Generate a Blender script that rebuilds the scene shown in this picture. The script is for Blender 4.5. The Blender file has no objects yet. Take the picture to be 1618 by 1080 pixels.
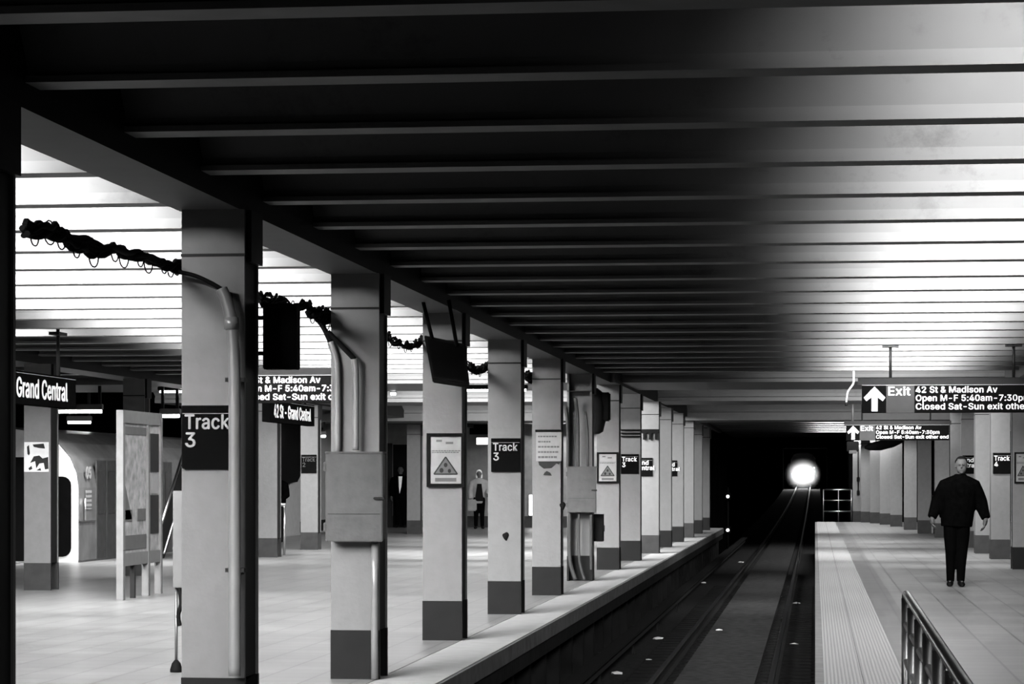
import bpy, bmesh, math, random
from mathutils import Vector, Matrix
random.seed(7)
PI = math.pi
S = bpy.context.scene
COL = S.collection
# ---------------------------------------------------------------- camera, world, exposure
F = 4000.0; VPX = 1288.0; HY = 755.0; CZ = 1.52
TH = math.atan((VPX - 809) / F)
cam = bpy.data.cameras.new('camera'); co = bpy.data.objects.new('camera', cam); COL.objects.link(co)
cam.sensor_width = 36; cam.lens = F / 1618 * 36; cam.shift_y = (HY - 540) / 1618
cam.clip_start = .1; cam.clip_end = 900
co.location = (0, 0, CZ); co.rotation_euler = (PI / 2, 0, TH)
S.camera = co
w = bpy.data.worlds.new('world'); S.world = w; w.use_nodes = True
w.node_tree.nodes['Background'].inputs[0].default_value = (0, 0, 0, 1)
S.view_settings.view_transform = 'Standard'; S.view_settings.look = 'None'
S.view_settings.exposure = 0.9; S.view_settings.gamma = 1
S.view_settings.use_curve_mapping = False
S.cycles.max_bounces = 8; S.cycles.diffuse_bounces = 1
try: S.cycles.use_light_tree = True
except Exception: pass

SOFF = 3.178          # underside of the ceiling ribs
RIB0, RIBS = 8.87, 1.533
def area(x, y, z, sx, sy, p, up=False, rot=None, spread=130):
    l = bpy.data.lights.new('fluorescent_and_fill_light', 'AREA'); l.shape = 'RECTANGLE'; l.size = sx; l.size_y = sy
    l.spread = math.radians(spread); l.energy = p; l.color = (1, 1, 1)
    o = bpy.data.objects.new('fluorescent_and_fill_light', l); COL.objects.link(o); o.location = (x, y, z)
    if rot: o.rotation_euler = rot
    elif up: o.rotation_euler = (PI, 0, 0)
    return o
ZL = 3.56
LP = 30.0; BLOOM_HAZE = 1.5
VT = 2.0; SIDE = (math.radians(86), 0, 0); TILT = (math.radians(52), 0, 0)      # lights tilted away from the camera to brighten vault and column faces
k = -9
while True:
    yb = RIB0 + (k + .5) * RIBS
    if yb > 41.5: break
    fr = .36 if yb < 13 else .5 if yb < 17 else .45 if 25 < yb < 31 else .9
    area(1.1, yb - .25, ZL, 1.5, .12, LP * fr * .75, rot=TILT)                          # right platform
    area(-6.1, yb - .25, ZL, 3.2, .12, LP * 1.7 * (.7 if yb < 12.5 else .8 if 25 < yb < 34 else 1.8 if yb > 38 else 1), rot=TILT)
    if yb > 5:                                    # second light added per bay, aimed to brighten the vaults
        area(1.25, yb - .35, 3.46, 1.6, .1, LP * VT * (.5 if yb < 13 else .65 if yb < 17 else 1), rot=SIDE, spread=90)
        area(-6.1, yb - .35, 3.46, 3.6, .1, LP * VT * 2.6, rot=SIDE, spread=90)
    if k % 2 == 0 and yb < 31: area(-9.7, yb - .25, 3.3, 1.2, .12, LP * (6 if yb > 20 else .3), rot=TILT)  # unseen lights, lowered and boosted to brighten the inner column row
    k += 1
for yb, p in ((47.0, 55), (49.5, 45), (56.0, 40), (60.0, 40)):  # added lights without fixtures, hung low to reach the far columns
    area(1.6, yb, 3.28, 2.2, .3, p * 3, rot=TILT); area(-6.5, yb, 3.28, 4.5, .3, p * 9, rot=TILT)
area(-11.4, 38.2, 3.5, 1.4, .2, 700, rot=TILT); area(-11.4, 50, 3.5, 1.4, .2, 120, rot=TILT); area(-12.3, 44, 3.1, .3, 1.4, 120)  # added unseen lights that brighten the far left floor and subway car end
for j in range(8):
    area(1.2, 69.5 + RIBS * (.5 + j * 2), 3.4, 2.2, .16, 130, rot=TILT)
    if j < 5: area(-7, 69.5 + RIBS * (.5 + j * 2), 3.5, 3, .16, 70, rot=TILT)

# ---------------------------------------------------------------- pixel -> world
FW = Vector((-math.sin(TH), math.cos(TH), 0)); RT = Vector((math.cos(TH), math.sin(TH), 0)); CP = Vector((0, 0, CZ))
def ray(u, v): return FW + RT * ((u - 809) / F) + Vector((0, 0, (HY - v) / F))
def at_d(u, v, d): return CP + ray(u, v) * d
def at_z(u, v, z): r = ray(u, v); return CP + r * ((z - CZ) / r.z)
def at_x(u, v, x): r = ray(u, v); return CP + r * (x / r.x)
def at_y(u, v, y): r = ray(u, v); return CP + r * (y / r.y)
def proj(p):
    d = Vector(p) - CP; z = d.dot(FW); return (809 + F * d.dot(RT) / z, HY - F * d.z / z)

# ---------------------------------------------------------------- materials (black-and-white photograph: greys)
MATS = {}
def mat(name, g, rough=.6, metal=0, var=.12, scale=6, bump=0, bscale=60, emit=None, spec=.04, dirt=0):
    if name in MATS: return MATS[name]
    m = bpy.data.materials.new(name); m.use_nodes = True; nt = m.node_tree; N = nt.nodes; L = nt.links
    b = N['Principled BSDF']; b.inputs['Roughness'].default_value = rough; b.inputs['Metallic'].default_value = metal
    b.inputs['Specular IOR Level'].default_value = spec
    if emit is not None:
        b.inputs['Base Color'].default_value = (.8, .8, .8, 1)
        b.inputs['Emission Color'].default_value = (1, 1, 1, 1); b.inputs['Emission Strength'].default_value = emit
    else:
        tc = N.new('ShaderNodeTexCoord')
        nz = N.new('ShaderNodeTexNoise'); nz.inputs['Scale'].default_value = scale; nz.inputs['Detail'].default_value = 5
        L.new(tc.outputs['Object'], nz.inputs['Vector'])
        mr = N.new('ShaderNodeMapRange'); mr.inputs[1].default_value = .3; mr.inputs[2].default_value = .7
        mr.inputs[3].default_value = g * (1 - var); mr.inputs[4].default_value = g * (1 + var)
        L.new(nz.outputs['Fac'], mr.inputs[0])
        out = mr.outputs[0]
        if dirt:
            n2 = N.new('ShaderNodeTexNoise'); n2.inputs['Scale'].default_value = 1.7; n2.inputs['Detail'].default_value = 8
            n2.inputs['Roughness'].default_value = .75
            L.new(tc.outputs['Object'], n2.inputs['Vector'])
            m2 = N.new('ShaderNodeMapRange'); m2.inputs[1].default_value = .56; m2.inputs[2].default_value = .72
            m2.inputs[3].default_value = 1; m2.inputs[4].default_value = 1 - dirt
            L.new(n2.outputs['Fac'], m2.inputs[0])
            mu = N.new('ShaderNodeMath'); mu.operation = 'MULTIPLY'; L.new(out, mu.inputs[0]); L.new(m2.outputs[0], mu.inputs[1]); out = mu.outputs[0]
        L.new(out, b.inputs['Base Color'])
        if bump:
            n3 = N.new('ShaderNodeTexNoise'); n3.inputs['Scale'].default_value = bscale; L.new(tc.outputs['Object'], n3.inputs['Vector'])
            bp = N.new('ShaderNodeBump'); bp.inputs['Strength'].default_value = bump; bp.inputs['Distance'].default_value = .01
            L.new(n3.outputs['Fac'], bp.inputs['Height']); L.new(bp.outputs[0], b.inputs['Normal'])
    MATS[name] = m; return m
def tile_mat(name, g, tx, ty, joint=.7, rough=.35, var=.1, jw=.012, gjoint=None):
    m = bpy.data.materials.new(name); m.use_nodes = True; nt = m.node_tree; N = nt.nodes; L = nt.links
    b = N['Principled BSDF']; b.inputs['Roughness'].default_value = rough; b.inputs['Specular IOR Level'].default_value = .35
    tc = N.new('ShaderNodeTexCoord'); br = N.new('ShaderNodeTexBrick')
    br.offset = 0; br.squash = 1; br.inputs['Scale'].default_value = 1
    br.inputs['Brick Width'].default_value = tx; br.inputs['Row Height'].default_value = ty
    br.inputs['Mortar Size'].default_value = jw; br.inputs['Mortar Smooth'].default_value = .2; br.inputs['Bias'].default_value = 0
    br.inputs['Color1'].default_value = (g * (1 - var),) * 3 + (1,); br.inputs['Color2'].default_value = (g * (1 + var),) * 3 + (1,)
    br.inputs['Mortar'].default_value = (g * joint,) * 3 + (1,)
    L.new(tc.outputs['Object'], br.inputs['Vector'])
    nz = N.new('ShaderNodeTexNoise'); nz.inputs['Scale'].default_value = .9; nz.inputs['Detail'].default_value = 6; L.new(tc.outputs['Object'], nz.inputs['Vector'])
    mr = N.new('ShaderNodeMapRange'); mr.inputs[1].default_value = .3; mr.inputs[2].default_value = .7; mr.inputs[3].default_value = .82; mr.inputs[4].default_value = 1.1
    L.new(nz.outputs['Fac'], mr.inputs[0])
    mx = N.new('ShaderNodeMix'); mx.data_type = 'RGBA'; mx.blend_type = 'MULTIPLY'; mx.inputs['Factor'].default_value = 1
    L.new(br.outputs['Color'], mx.inputs['A']); L.new(mr.outputs[0], mx.inputs['B']); L.new(mx.outputs['Result'], b.inputs['Base Color'])
    return m
def ridge_mat(name, g, period, axis='X', dark=.62):
    m = bpy.data.materials.new(name); m.use_nodes = True; nt = m.node_tree; N = nt.nodes; L = nt.links
    b = N['Principled BSDF']; b.inputs['Roughness'].default_value = .5
    tc = N.new('ShaderNodeTexCoord'); wv = N.new('ShaderNodeTexWave'); wv.wave_type = 'BANDS'; wv.bands_direction = axis
    wv.inputs['Scale'].default_value = 2 * PI / period / 20; wv.inputs['Distortion'].default_value = .15
    wv.inputs['Detail'].default_value = 1
    L.new(tc.outputs['Object'], wv.inputs['Vector'])
    mr = N.new('ShaderNodeMapRange'); mr.inputs[1].default_value = .1; mr.inputs[2].default_value = .6; mr.inputs[3].default_value = g * dark; mr.inputs[4].default_value = g
    L.new(wv.outputs['Fac'], mr.inputs[0]); L.new(mr.outputs[0], b.inputs['Base Color'])
    bp = N.new('ShaderNodeBump'); bp.inputs['Strength'].default_value = .6; bp.inputs['Distance'].default_value = .006
    L.new(wv.outputs['Fac'], bp.inputs['Height']); L.new(bp.outputs[0], b.inputs['Normal'])
    return m

PAINT = mat('column_paint', .08, .45, var=.06, scale=9, bump=.15, bscale=25)
SIDE_SHADE = mat('side_shade_tone', .008, .5)  # near-black tone standing in for shade in column recesses and on beam sides
BAND = mat('column_base_paint', .005, .4, var=.2)
BANDG = mat('column_base_grey_paint', .018, .45, var=.2)
CEIL = mat('ceiling_paint', .062, .6, var=.05, scale=3, dirt=.35)
RIBM = mat('rib_soffit_bounce_tone', .14, .5, var=.1)  # soffits coloured paler than the vaults to carry light bounced off the floor
BEAM = mat('beam_paint', .065, .5, var=.06)
BLACK = mat('black_enamel', .003, .7, var=.2, spec=.02)
DARK = mat('dark_grey_metal', .008, .45)
SIGNB = mat('sign_black', .002, .6, var=.1, spec=0)
SIGNR = mat('sign_mid_grey', .02, .5, var=.1)
WHITE = mat('sign_white', .45, .5, var=.02)
GREYT = mat('sign_lettering_grey', .17, .5, var=.05)
BOXG = mat('box_grey_paint', .04, .4, var=.12, scale=10, bump=.2, bscale=30)
COND = mat('conduit_paint', .09, .3, var=.1, spec=.5)
STEEL = mat('brushed_steel', .4, .28, metal=1, var=.1)
STEELD = mat('dull_steel', .15, .4, metal=1, var=.2)
PAPER = mat('poster_paper', .13, .4, var=.08, scale=14)
INK = mat('poster_ink', .012, .5)
INKM = mat('poster_mid_ink', .05, .5)
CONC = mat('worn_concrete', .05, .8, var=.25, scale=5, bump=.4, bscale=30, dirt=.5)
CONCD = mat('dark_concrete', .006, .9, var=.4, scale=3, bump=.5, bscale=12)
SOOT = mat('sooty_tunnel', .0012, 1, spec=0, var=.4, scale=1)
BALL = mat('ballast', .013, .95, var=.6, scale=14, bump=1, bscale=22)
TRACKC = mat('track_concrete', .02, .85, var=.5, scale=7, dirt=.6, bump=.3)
WOOD = mat('tie_wood', .008, .9)
RAIL = mat('rail_steel', .014, .5, metal=1, var=.15)
RAILW = mat('rail_web_rust', .015, .7, metal=0)
CLOTH = mat('black_cloth', .001, 1, var=.3, scale=20, spec=0)
CLOTH2 = mat('dark_trouser_cloth', .001, 1, spec=0)
SKIN = mat('skin', .055, .5, var=.08)  # tone lowered to hold the shadow on the walking man
HAIR = mat('dark_hair', .003, .9)
HAIRL = mat('light_hair', .5, .6)
SHIRT = mat('white_shirt', .7, .7)
LEATHER = mat('shoe_leather', .002, .4)
TUBE = mat('lit_tube', 1, emit=14)
WALLM = mat('wall_light_tile', .2, .4, var=.08)
FLOORL = tile_mat('platform_floor_tile', .135, .38, .38, joint=.5, rough=.32)
FLOORR = tile_mat('platform_floor_tile_right', .15, .38, .38, joint=.55, rough=.35)
FLOORD = tile_mat('platform_floor_darker_tile', .1, .3, .3, joint=.7)
TACT = ridge_mat('tactile_ridges', .28, .0285)
EDGE = mat('platform_edge_paint', .22, .55, var=.1, scale=5)

# ---------------------------------------------------------------- mesh helpers
def box(bm, x0, x1, y0, y1, z0, z1, mi=0):
    vs = [bm.verts.new(p) for p in ((x0,y0,z0),(x1,y0,z0),(x1,y1,z0),(x0,y1,z0),(x0,y0,z1),(x1,y0,z1),(x1,y1,z1),(x0,y1,z1))]
    for f in ((3,2,1,0),(4,5,6,7),(0,1,5,4),(1,2,6,5),(2,3,7,6),(3,0,4,7)):
        fc = bm.faces.new([vs[i] for i in f]); fc.material_index = mi
def bbox(x0, x1, y0, y1, z0, z1, bev=0):
    bm = bmesh.new(); box(bm, x0, x1, y0, y1, z0, z1)
    if bev: bmesh.ops.bevel(bm, geom=bm.edges[:], offset=bev, segments=2, affect='EDGES')
    return bm
def ring(bm, c, t, a, b, seg, side=Vector((1, 0, 0))):
    t = t.normalized(); s = side - t * side.dot(t)
    if s.length < .05: s = Vector((0, 1, 0)) - t * t.y
    s.normalize(); q = t.cross(s)
    return [bm.verts.new(c + s * (a * math.cos(2*PI*i/seg)) + q * (b * math.sin(2*PI*i/seg))) for i in range(seg)]
def loft(bm, pts, rad, seg=12, side=Vector((1, 0, 0))):
    pts = [Vector(p) for p in pts]; rs = []
    for i, p in enumerate(pts):
        t = pts[min(i+1, len(pts)-1)] - pts[max(i-1, 0)]
        r = rad[i] if isinstance(rad, (list, tuple)) else rad
        a, b = r if isinstance(r, (list, tuple)) else (r, r)
        rs.append(ring(bm, p, t, a, b, seg, side))
    for r0, r1 in zip(rs, rs[1:]):
        for i in range(seg):
            f = bm.faces.new((r0[i], r0[(i+1) % seg], r1[(i+1) % seg], r1[i])); f.smooth = True
    bm.faces.new(rs[0][::-1]); bm.faces.new(rs[-1])
def tube(pts, r, seg=10):
    bm = bmesh.new(); loft(bm, pts, r, seg); return bm
def cyl(p0, p1, r, seg=14): return tube([p0, p1], r, seg)
def spline(pts, n=6):
    P = [Vector(p) for p in pts]; out = []
    for i in range(len(P)-1):
        a = P[max(i-1, 0)]; b = P[i]; c = P[i+1]; d = P[min(i+2, len(P)-1)]
        for k in range(n):
            t = k / n
            out.append(.5*((2*b) + (c-a)*t + (2*a-5*b+4*c-d)*t*t + (3*b-a-3*c+d)*t**3))
    return out + [P[-1]]
def prism(bm, pts, ax, a0, a1, mi=0):
    """extrude a polygon; ax 'x': pts are (y,z); 'y': pts are (x,z); 'z': pts are (x,y)"""
    def mk(p, a): return (a, p[0], p[1]) if ax == 'x' else ((p[0], a, p[1]) if ax == 'y' else (p[0], p[1], a))
    A = [bm.verts.new(mk(p, a0)) for p in pts]; B = [bm.verts.new(mk(p, a1)) for p in pts]; n = len(pts)
    fs = [bm.faces.new(A), bm.faces.new(B[::-1])]
    for i in range(n): fs.append(bm.faces.new((A[i], B[i], B[(i+1) % n], A[(i+1) % n])))
    for f in fs: f.material_index = mi
def obj(name, bm, m, parent=None, mats=None):
    bmesh.ops.recalc_face_normals(bm, faces=bm.faces[:])
    me = bpy.data.meshes.new(name); bm.to_mesh(me); bm.free()
    for x in (mats or [m]): me.materials.append(x)
    o = bpy.data.objects.new(name, me); COL.objects.link(o)
    if parent: o.parent = parent
    return o
def thing(name, label, cat, loc=(0, 0, 0), rz=0, group=None):
    o = bpy.data.objects.new(name, None); COL.objects.link(o); o.empty_display_size = .2
    o.location = loc; o.rotation_euler = (0, 0, rz); tag(o, label, cat, group); return o
def tag(o, label, cat, group=None):
    o['label'] = label; o['category'] = cat
    if group: o['group'] = group
    return o
def struct(name, bm, m, mats=None):
    o = obj(name, bm, m, mats=mats); o['kind'] = 'structure'; return o
def bake(o, mods):
    """apply modifiers to a mesh object through the depsgraph"""
    for t, kw in mods:
        md = o.modifiers.new(t, t)
        for a, b in kw.items(): setattr(md, a, b)
    bpy.context.view_layer.update()
    dg = bpy.context.evaluated_depsgraph_get()
    me = bpy.data.meshes.new_from_object(o.evaluated_get(dg)); old = o.data
    o.modifiers.clear(); o.data = me; me.name = o.name
    for p in me.polygons: p.use_smooth = True
    return o
FONT = None
try:
    import os
    FONT = bpy.data.fonts.load(os.path.join(bpy.utils.resource_path('LOCAL'), 'datafiles', 'fonts', 'Inter.woff2'))
except Exception:
    FONT = None
CAPR = {}
def text(name, s, cap, m, parent, x, y, z, bold=.03, sx=1.0, right=False, ext=.002, fit=None):
    """flat lettering facing local -Y; x = left edge, z = baseline, cap = capital height"""
    c = bpy.data.curves.new(name, 'FONT'); c.body = s; c.size = 1; c.extrude = ext; c.resolution_u = 4
    c.space_character = 1.04
    if FONT: c.font = FONT
    t = bpy.data.objects.new('tmp', c); COL.objects.link(t); bpy.context.view_layer.update()
    me = bpy.data.meshes.new_from_object(t.evaluated_get(bpy.context.evaluated_depsgraph_get()))
    bpy.data.objects.remove(t); me.materials.clear(); me.materials.append(m)
    if 'r' not in CAPR:
        c2 = bpy.data.curves.new('h', 'FONT'); c2.body = 'H'; c2.size = 1
        if FONT: c2.font = FONT
        t2 = bpy.data.objects.new('tmp', c2); COL.objects.link(t2); bpy.context.view_layer.update()
        m2 = bpy.data.meshes.new_from_object(t2.evaluated_get(bpy.context.evaluated_depsgraph_get())); CAPR['r'] = max(v.co.y for v in m2.vertices)
        bpy.data.objects.remove(t2); bpy.data.meshes.remove(m2)
    f_ = cap / CAPR['r']
    if bold:                                   # heavier strokes: the outline repeated a hair to each side
        b3 = bmesh.new()
        for i_, (dx, dy) in enumerate(((0, 0), (bold*1.6, 0), (bold*3.2, 0), (bold*1.6, bold), (bold*1.6, -bold))):
            n0 = len(b3.verts); b3.from_mesh(me); b3.verts.ensure_lookup_table()
            for v in b3.verts[n0:]: v.co.x += dx; v.co.y += dy; v.co.z += .0005 * i_
        b3.to_mesh(me); b3.free()
    for v in me.vertices: v.co = Vector((v.co.x * f_ * sx, v.co.y * f_, v.co.z))
    if fit:
        w_ = max(v.co.x for v in me.vertices)
        for v in me.vertices: v.co.x *= fit / w_
    wd = max((v.co.x for v in me.vertices), default=0)
    o = bpy.data.objects.new(name, me); COL.objects.link(o); o.parent = parent
    o.location = (x - (wd if right else 0), y, z); o.rotation_euler = (PI/2, 0, 0)
    return o

# ---------------------------------------------------------------- floors, edges, track
XE = -2.78                                   # edge of the left platform
YEND = 77.5
bm = bmesh.new(); box(bm, -13.75, XE - .52, -12, YEND, -.25, 0); struct('floor', bm, FLOORL)
bm = bbox(XE - .52, XE, -12, YEND, -.16, .0, .012); struct('platform_edge_left', bm, EDGE, )
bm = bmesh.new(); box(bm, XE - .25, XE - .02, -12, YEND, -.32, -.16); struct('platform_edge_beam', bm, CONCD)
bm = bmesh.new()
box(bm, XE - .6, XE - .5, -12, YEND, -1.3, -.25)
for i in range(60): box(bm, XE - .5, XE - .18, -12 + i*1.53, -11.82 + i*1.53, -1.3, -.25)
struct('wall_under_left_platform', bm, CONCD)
# nosing face, worn concrete
bm = bmesh.new(); box(bm, XE, XE + .012, -12, YEND, -.158, -.012); struct('trim_1', bm, CONC)
XR2 = 8.0; YR = 88.6
bm = bmesh.new(); box(bm, .98, XR2, -12, YR, -.25, 0); struct('floor_right', bm, FLOORR)
bm = bmesh.new(); box(bm, .68, .98, -12, YR, -.25, .0); struct('floor_dark_strip', bm, FLOORD)  # darker tile strip beside the tactile strip
bm = bmesh.new()
box(bm, .065, .355, -12, YR, -.02, .004); box(bm, .362, .68, -12, YR, -.02, .004)
struct('tactile_strip', bm, TACT)
bm = bmesh.new(); box(bm, .0, .68, -12, YR, -.16, -.002); struct('platform_edge_right', bm, mat('edge_grey', .15, .6, var=.2))
bm = bmesh.new(); box(bm, .35, .5, -12, YR, -1.3, -.1); struct('wall_under_right_platform', bm, CONCD)
# track: ballast, concrete slab between the rails, ties, rails
def rz(y):                                     # rail-top height along the track
    if y < 95: return -.93
    t = y - 95
    return -.93 + .0000345 * t * t + .0027 * t
XC = -1.25
ys = list(range(-12, 95, 8)) + list(range(95, 300, 6))
def ribbon(x0, x1, z0, z1, m, name, wob=0):
    bm = bmesh.new(); prev = None
    for y in ys:
        zz = rz(y); r = [bm.verts.new(p) for p in ((x0, y, zz+z0), (x1, y, zz+z0), (x1, y, zz+z1), (x0, y, zz+z1))]
        if prev:
            for i in range(4): bm.faces.new((prev[i], prev[(i+1) % 4], r[(i+1) % 4], r[i]))
        else: bm.faces.new(r)
        prev = r
    bm.faces.new(prev[::-1]); return struct(name, bm, m)
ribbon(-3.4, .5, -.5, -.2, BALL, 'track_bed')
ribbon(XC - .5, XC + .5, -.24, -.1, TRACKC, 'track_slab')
def rail_thing(xc, label, name='running_rail'):
    t = thing(name, label, 'rail', (xc, 0, -.93), group='running rails')
    for nm, prof, m in (('rail_head', ((-.036,-.035),(.036,-.035),(.036,-.006),(.026,0),(-.026,0),(-.036,-.006)), RAIL),
                        ('rail_web', ((-.065,-.16),(.065,-.16),(.065,-.145),(.012,-.13),(.012,-.035),(-.012,-.035),(-.012,-.13),(-.065,-.145)), RAILW)):
        bm = bmesh.new(); prev = None
        for y in ys:
            zz = rz(y) + .93; r = [bm.verts.new((p[0], y, zz + p[1])) for p in prof]
            n = len(r)
            if prev:
                for i in range(n): bm.faces.new((prev[i], prev[(i+1) % n], r[(i+1) % n], r[i]))
            else: bm.faces.new(r)
            prev = r
        bm.faces.new(prev[::-1]); obj(nm, bm, m, t)
    return t
rail_thing(XC - .7175, 'left steel running rail, on the side of the platform with the lit columns')
rail_thing(XC + .7175, 'right steel running rail, next to the platform where the man walks')
# third rail on the left
t = thing('third_rail', 'dark power rail under a cover board along the left side of the track', 'rail', (-2.62, 0, 0))
obj('cover_board', bbox(-.1, .1, -12, 95, -.72, -.69), WOOD, t); obj('power_rail', bbox(-.03, .03, -12, 95, -.86, -.8), RAILW, t)
for y in (20, 26, 32, 38, 44, 50): obj('bracket', bbox(-.12, -.08, y, y + .06, -1.25, -.69), DARK, t)
# ties: built one by one where they show
tie = None
yy = 17.0
while yy < 62:
    for sx, x0, x1 in ((0, XC - 1.2, XC - .5), (1, XC + .5, XC + 1.2)):
        if tie is None:
            tie = obj('track_tie', bbox(-.35, .35, 0, .22, -.26, -.165 + .93 - .93, .01), WOOD)
            o = tie
        else: o = tie.copy(); COL.objects.link(o)
        o.location = ((x0 + x1) / 2, yy, -.93)
        tag(o, 'dark half tie of the track set in ballast under the %s rail' % ('left' if sx == 0 else 'right'), 'tie',
            'ties under the %s rail' % ('left' if sx == 0 else 'right'))
    yy += .62
# litter on the track bed
litter = None
LM = mat('pale_litter', .4, .7)
for i, (u, v) in enumerate(((905,975),(945,965),(930,992),(855,1025),(983,938),(975,1063),(1025,1042),(1258,954),(1255,1018),(1110,920),(1235,943),(1170,888),(1040,1008),(1120,968),(1136,995))):
    p = at_z(u, v, -1.11)
    if XC - .5 < p.x < XC + .5: p = at_z(u, v, -1.03)
    if i == 7: p.y += .25
    bm = bmesh.new(); s = random.uniform(.05, .11)
    bmesh.ops.create_icosphere(bm, subdivisions=1, radius=s)
    for q in bm.verts: q.co = Vector((q.co.x * 1.1, q.co.y * .8, max(-.01, q.co.z * .35))) * random.uniform(.8, 1.2)
    o = obj('litter_scrap', bm, LM); o.location = p
    tag(o, 'small pale crumpled scrap of litter lying beside or between the rails', 'litter', 'litter scraps on the track bed')

# ---------------------------------------------------------------- ceiling: ribbed with vaults between
bm = bmesh.new()
def ribprof(y0, y1, z=SOFF):
    """returns the outline of one rib (soffit with little lips)"""
    return [(y0 + .03, z + .07), (y0 + .03, z + .028), (y0, z + .028), (y0, z), (y1, z), (y1, z + .028), (y1 - .03, z + .028), (y1 - .03, z + .07)]
def arch(y0, y1, z0, h, n=8):
    return [(y0 + (y1 - y0) * i / n, z0 + h * math.sin(PI * i / n) ** .55) for i in range(1, n)]
prof = []; y = None; segs = []
k = -12; ribs = []
while RIB0 + k * RIBS < 41.0: ribs.append((RIB0 + k*RIBS - .105, RIB0 + k*RIBS + .105)); k += 1
ribs += [(42.3, 46.0), (52.0, 54.6), (64.0, 66.6)]
yy = 69.3
while yy < 104: ribs.append((yy - .105, yy + .105)); yy += RIBS
for i, (a, b) in enumerate(ribs):
    prof += ribprof(a, b)
    if i + 1 < len(ribs):
        n0, n1 = b, ribs[i+1][0]; prof += arch(n0 - .03, n1 + .03, SOFF + .07, .40 if n1 - n0 < 2 else .5, 8 if n1 - n0 < 2 else 14)
CPROF = list(prof)
def ceilz(y):
    for (a, za), (b, zb) in zip(CPROF, CPROF[1:]):
        if a <= y <= b and b > a: return za + (zb - za) * (y - a) / (b - a)
    return SOFF
CX0, CX1 = -13.8, 8.0
A = [bm.verts.new((CX0, p[0], p[1])) for p in prof]; B = [bm.verts.new((CX1, p[0], p[1])) for p in prof]
for i in range(len(prof) - 1):
    f = bm.faces.new((A[i], A[i+1], B[i+1], B[i]))
    f.material_index = 1 if abs(prof[i][1] - SOFF) < 1e-5 and abs(prof[i+1][1] - SOFF) < 1e-5 else 0
    f.smooth = prof[i][1] > SOFF + .06 and prof[i+1][1] > SOFF + .06
ceil = struct('ceiling', bm, CEIL, mats=[CEIL, RIBM])
bm = bmesh.new(); box(bm, CX0 - 3, CX1, -12, 104, 3.72, 3.9); struct('ceiling_slab', bm, CONCD)
# longitudinal beams on the column rows
BZ = 3.068
XL = -3.66; CW = .37
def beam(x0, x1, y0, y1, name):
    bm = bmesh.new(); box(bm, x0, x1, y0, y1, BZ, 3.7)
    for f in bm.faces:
        if all(abs(v.co.x - x1) < 1e-5 for v in f.verts): f.material_index = 1  # track-side face coloured near black for the shadow there
    return struct(name, bm, BEAM, mats=[BEAM, SIDE_SHADE])
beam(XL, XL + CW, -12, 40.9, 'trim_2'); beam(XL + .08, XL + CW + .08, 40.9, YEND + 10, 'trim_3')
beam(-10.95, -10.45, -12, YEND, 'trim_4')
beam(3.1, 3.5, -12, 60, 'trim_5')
# deeper cross girders over the whole station
for i, (y0, y1, z) in enumerate(((42.3, 46.0, 3.12), (52.0, 54.6, 3.10), (64.0, 66.6, 2.98))):
    bm = bmesh.new(); box(bm, -13.8, 8, y0, y1, z, SOFF + .01); struct('trim_%d' % (6 + i), bm, BEAM)

# ---------------------------------------------------------------- columns
def column(x, y, label, group, name='steel_column', W=CW, band=.37, rot=0, bandm=BAND, top=BZ, open_face=False, sidem=None):
    """riveted H column, flanges towards the camera; x,y = centre of the front face"""
    t = thing(name, label, 'column', (x, y, 0), rot, group)
    def hsec(z0, z1, g=0):
        bm = bmesh.new(); h = W/2 + g
        if open_face:
            box(bm, -h, -h + .03, -g, W + g, z0, z1); box(bm, h - .03, h, -g, W + g, z0, z1); box(bm, -h, h, W/2 - .01, W/2 + .01, z0, z1)
        else:
            box(bm, -h, h, -g, .03, z0, z1); box(bm, -h, h, W - .03, W + g, z0, z1); box(bm, -.012, .012, .03, W - .03, z0, z1)
        return bm
    obj('shaft', hsec(band, top), PAINT, t)
    if not open_face:
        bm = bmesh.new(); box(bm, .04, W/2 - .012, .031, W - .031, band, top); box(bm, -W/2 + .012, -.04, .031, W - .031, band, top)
        obj('recess_shade_fill', bm, sidem or SIDE_SHADE, t)  # dark fill put between the flanges as the shade of the recess
    obj('base_band', hsec(0, band, .003), bandm, t)
    bm = bmesh.new(); box(bm, -W/2 - .004, W/2 + .004, -.006, W + .006, top - .27, top - .255); obj('collar', bm, DARK, t)
    bm = bmesh.new(); box(bm, W/2, W/2 + .03, .05, W - .02, top - .3, top); obj('bracket_plate', bm, DARK, t)
    return t
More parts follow.
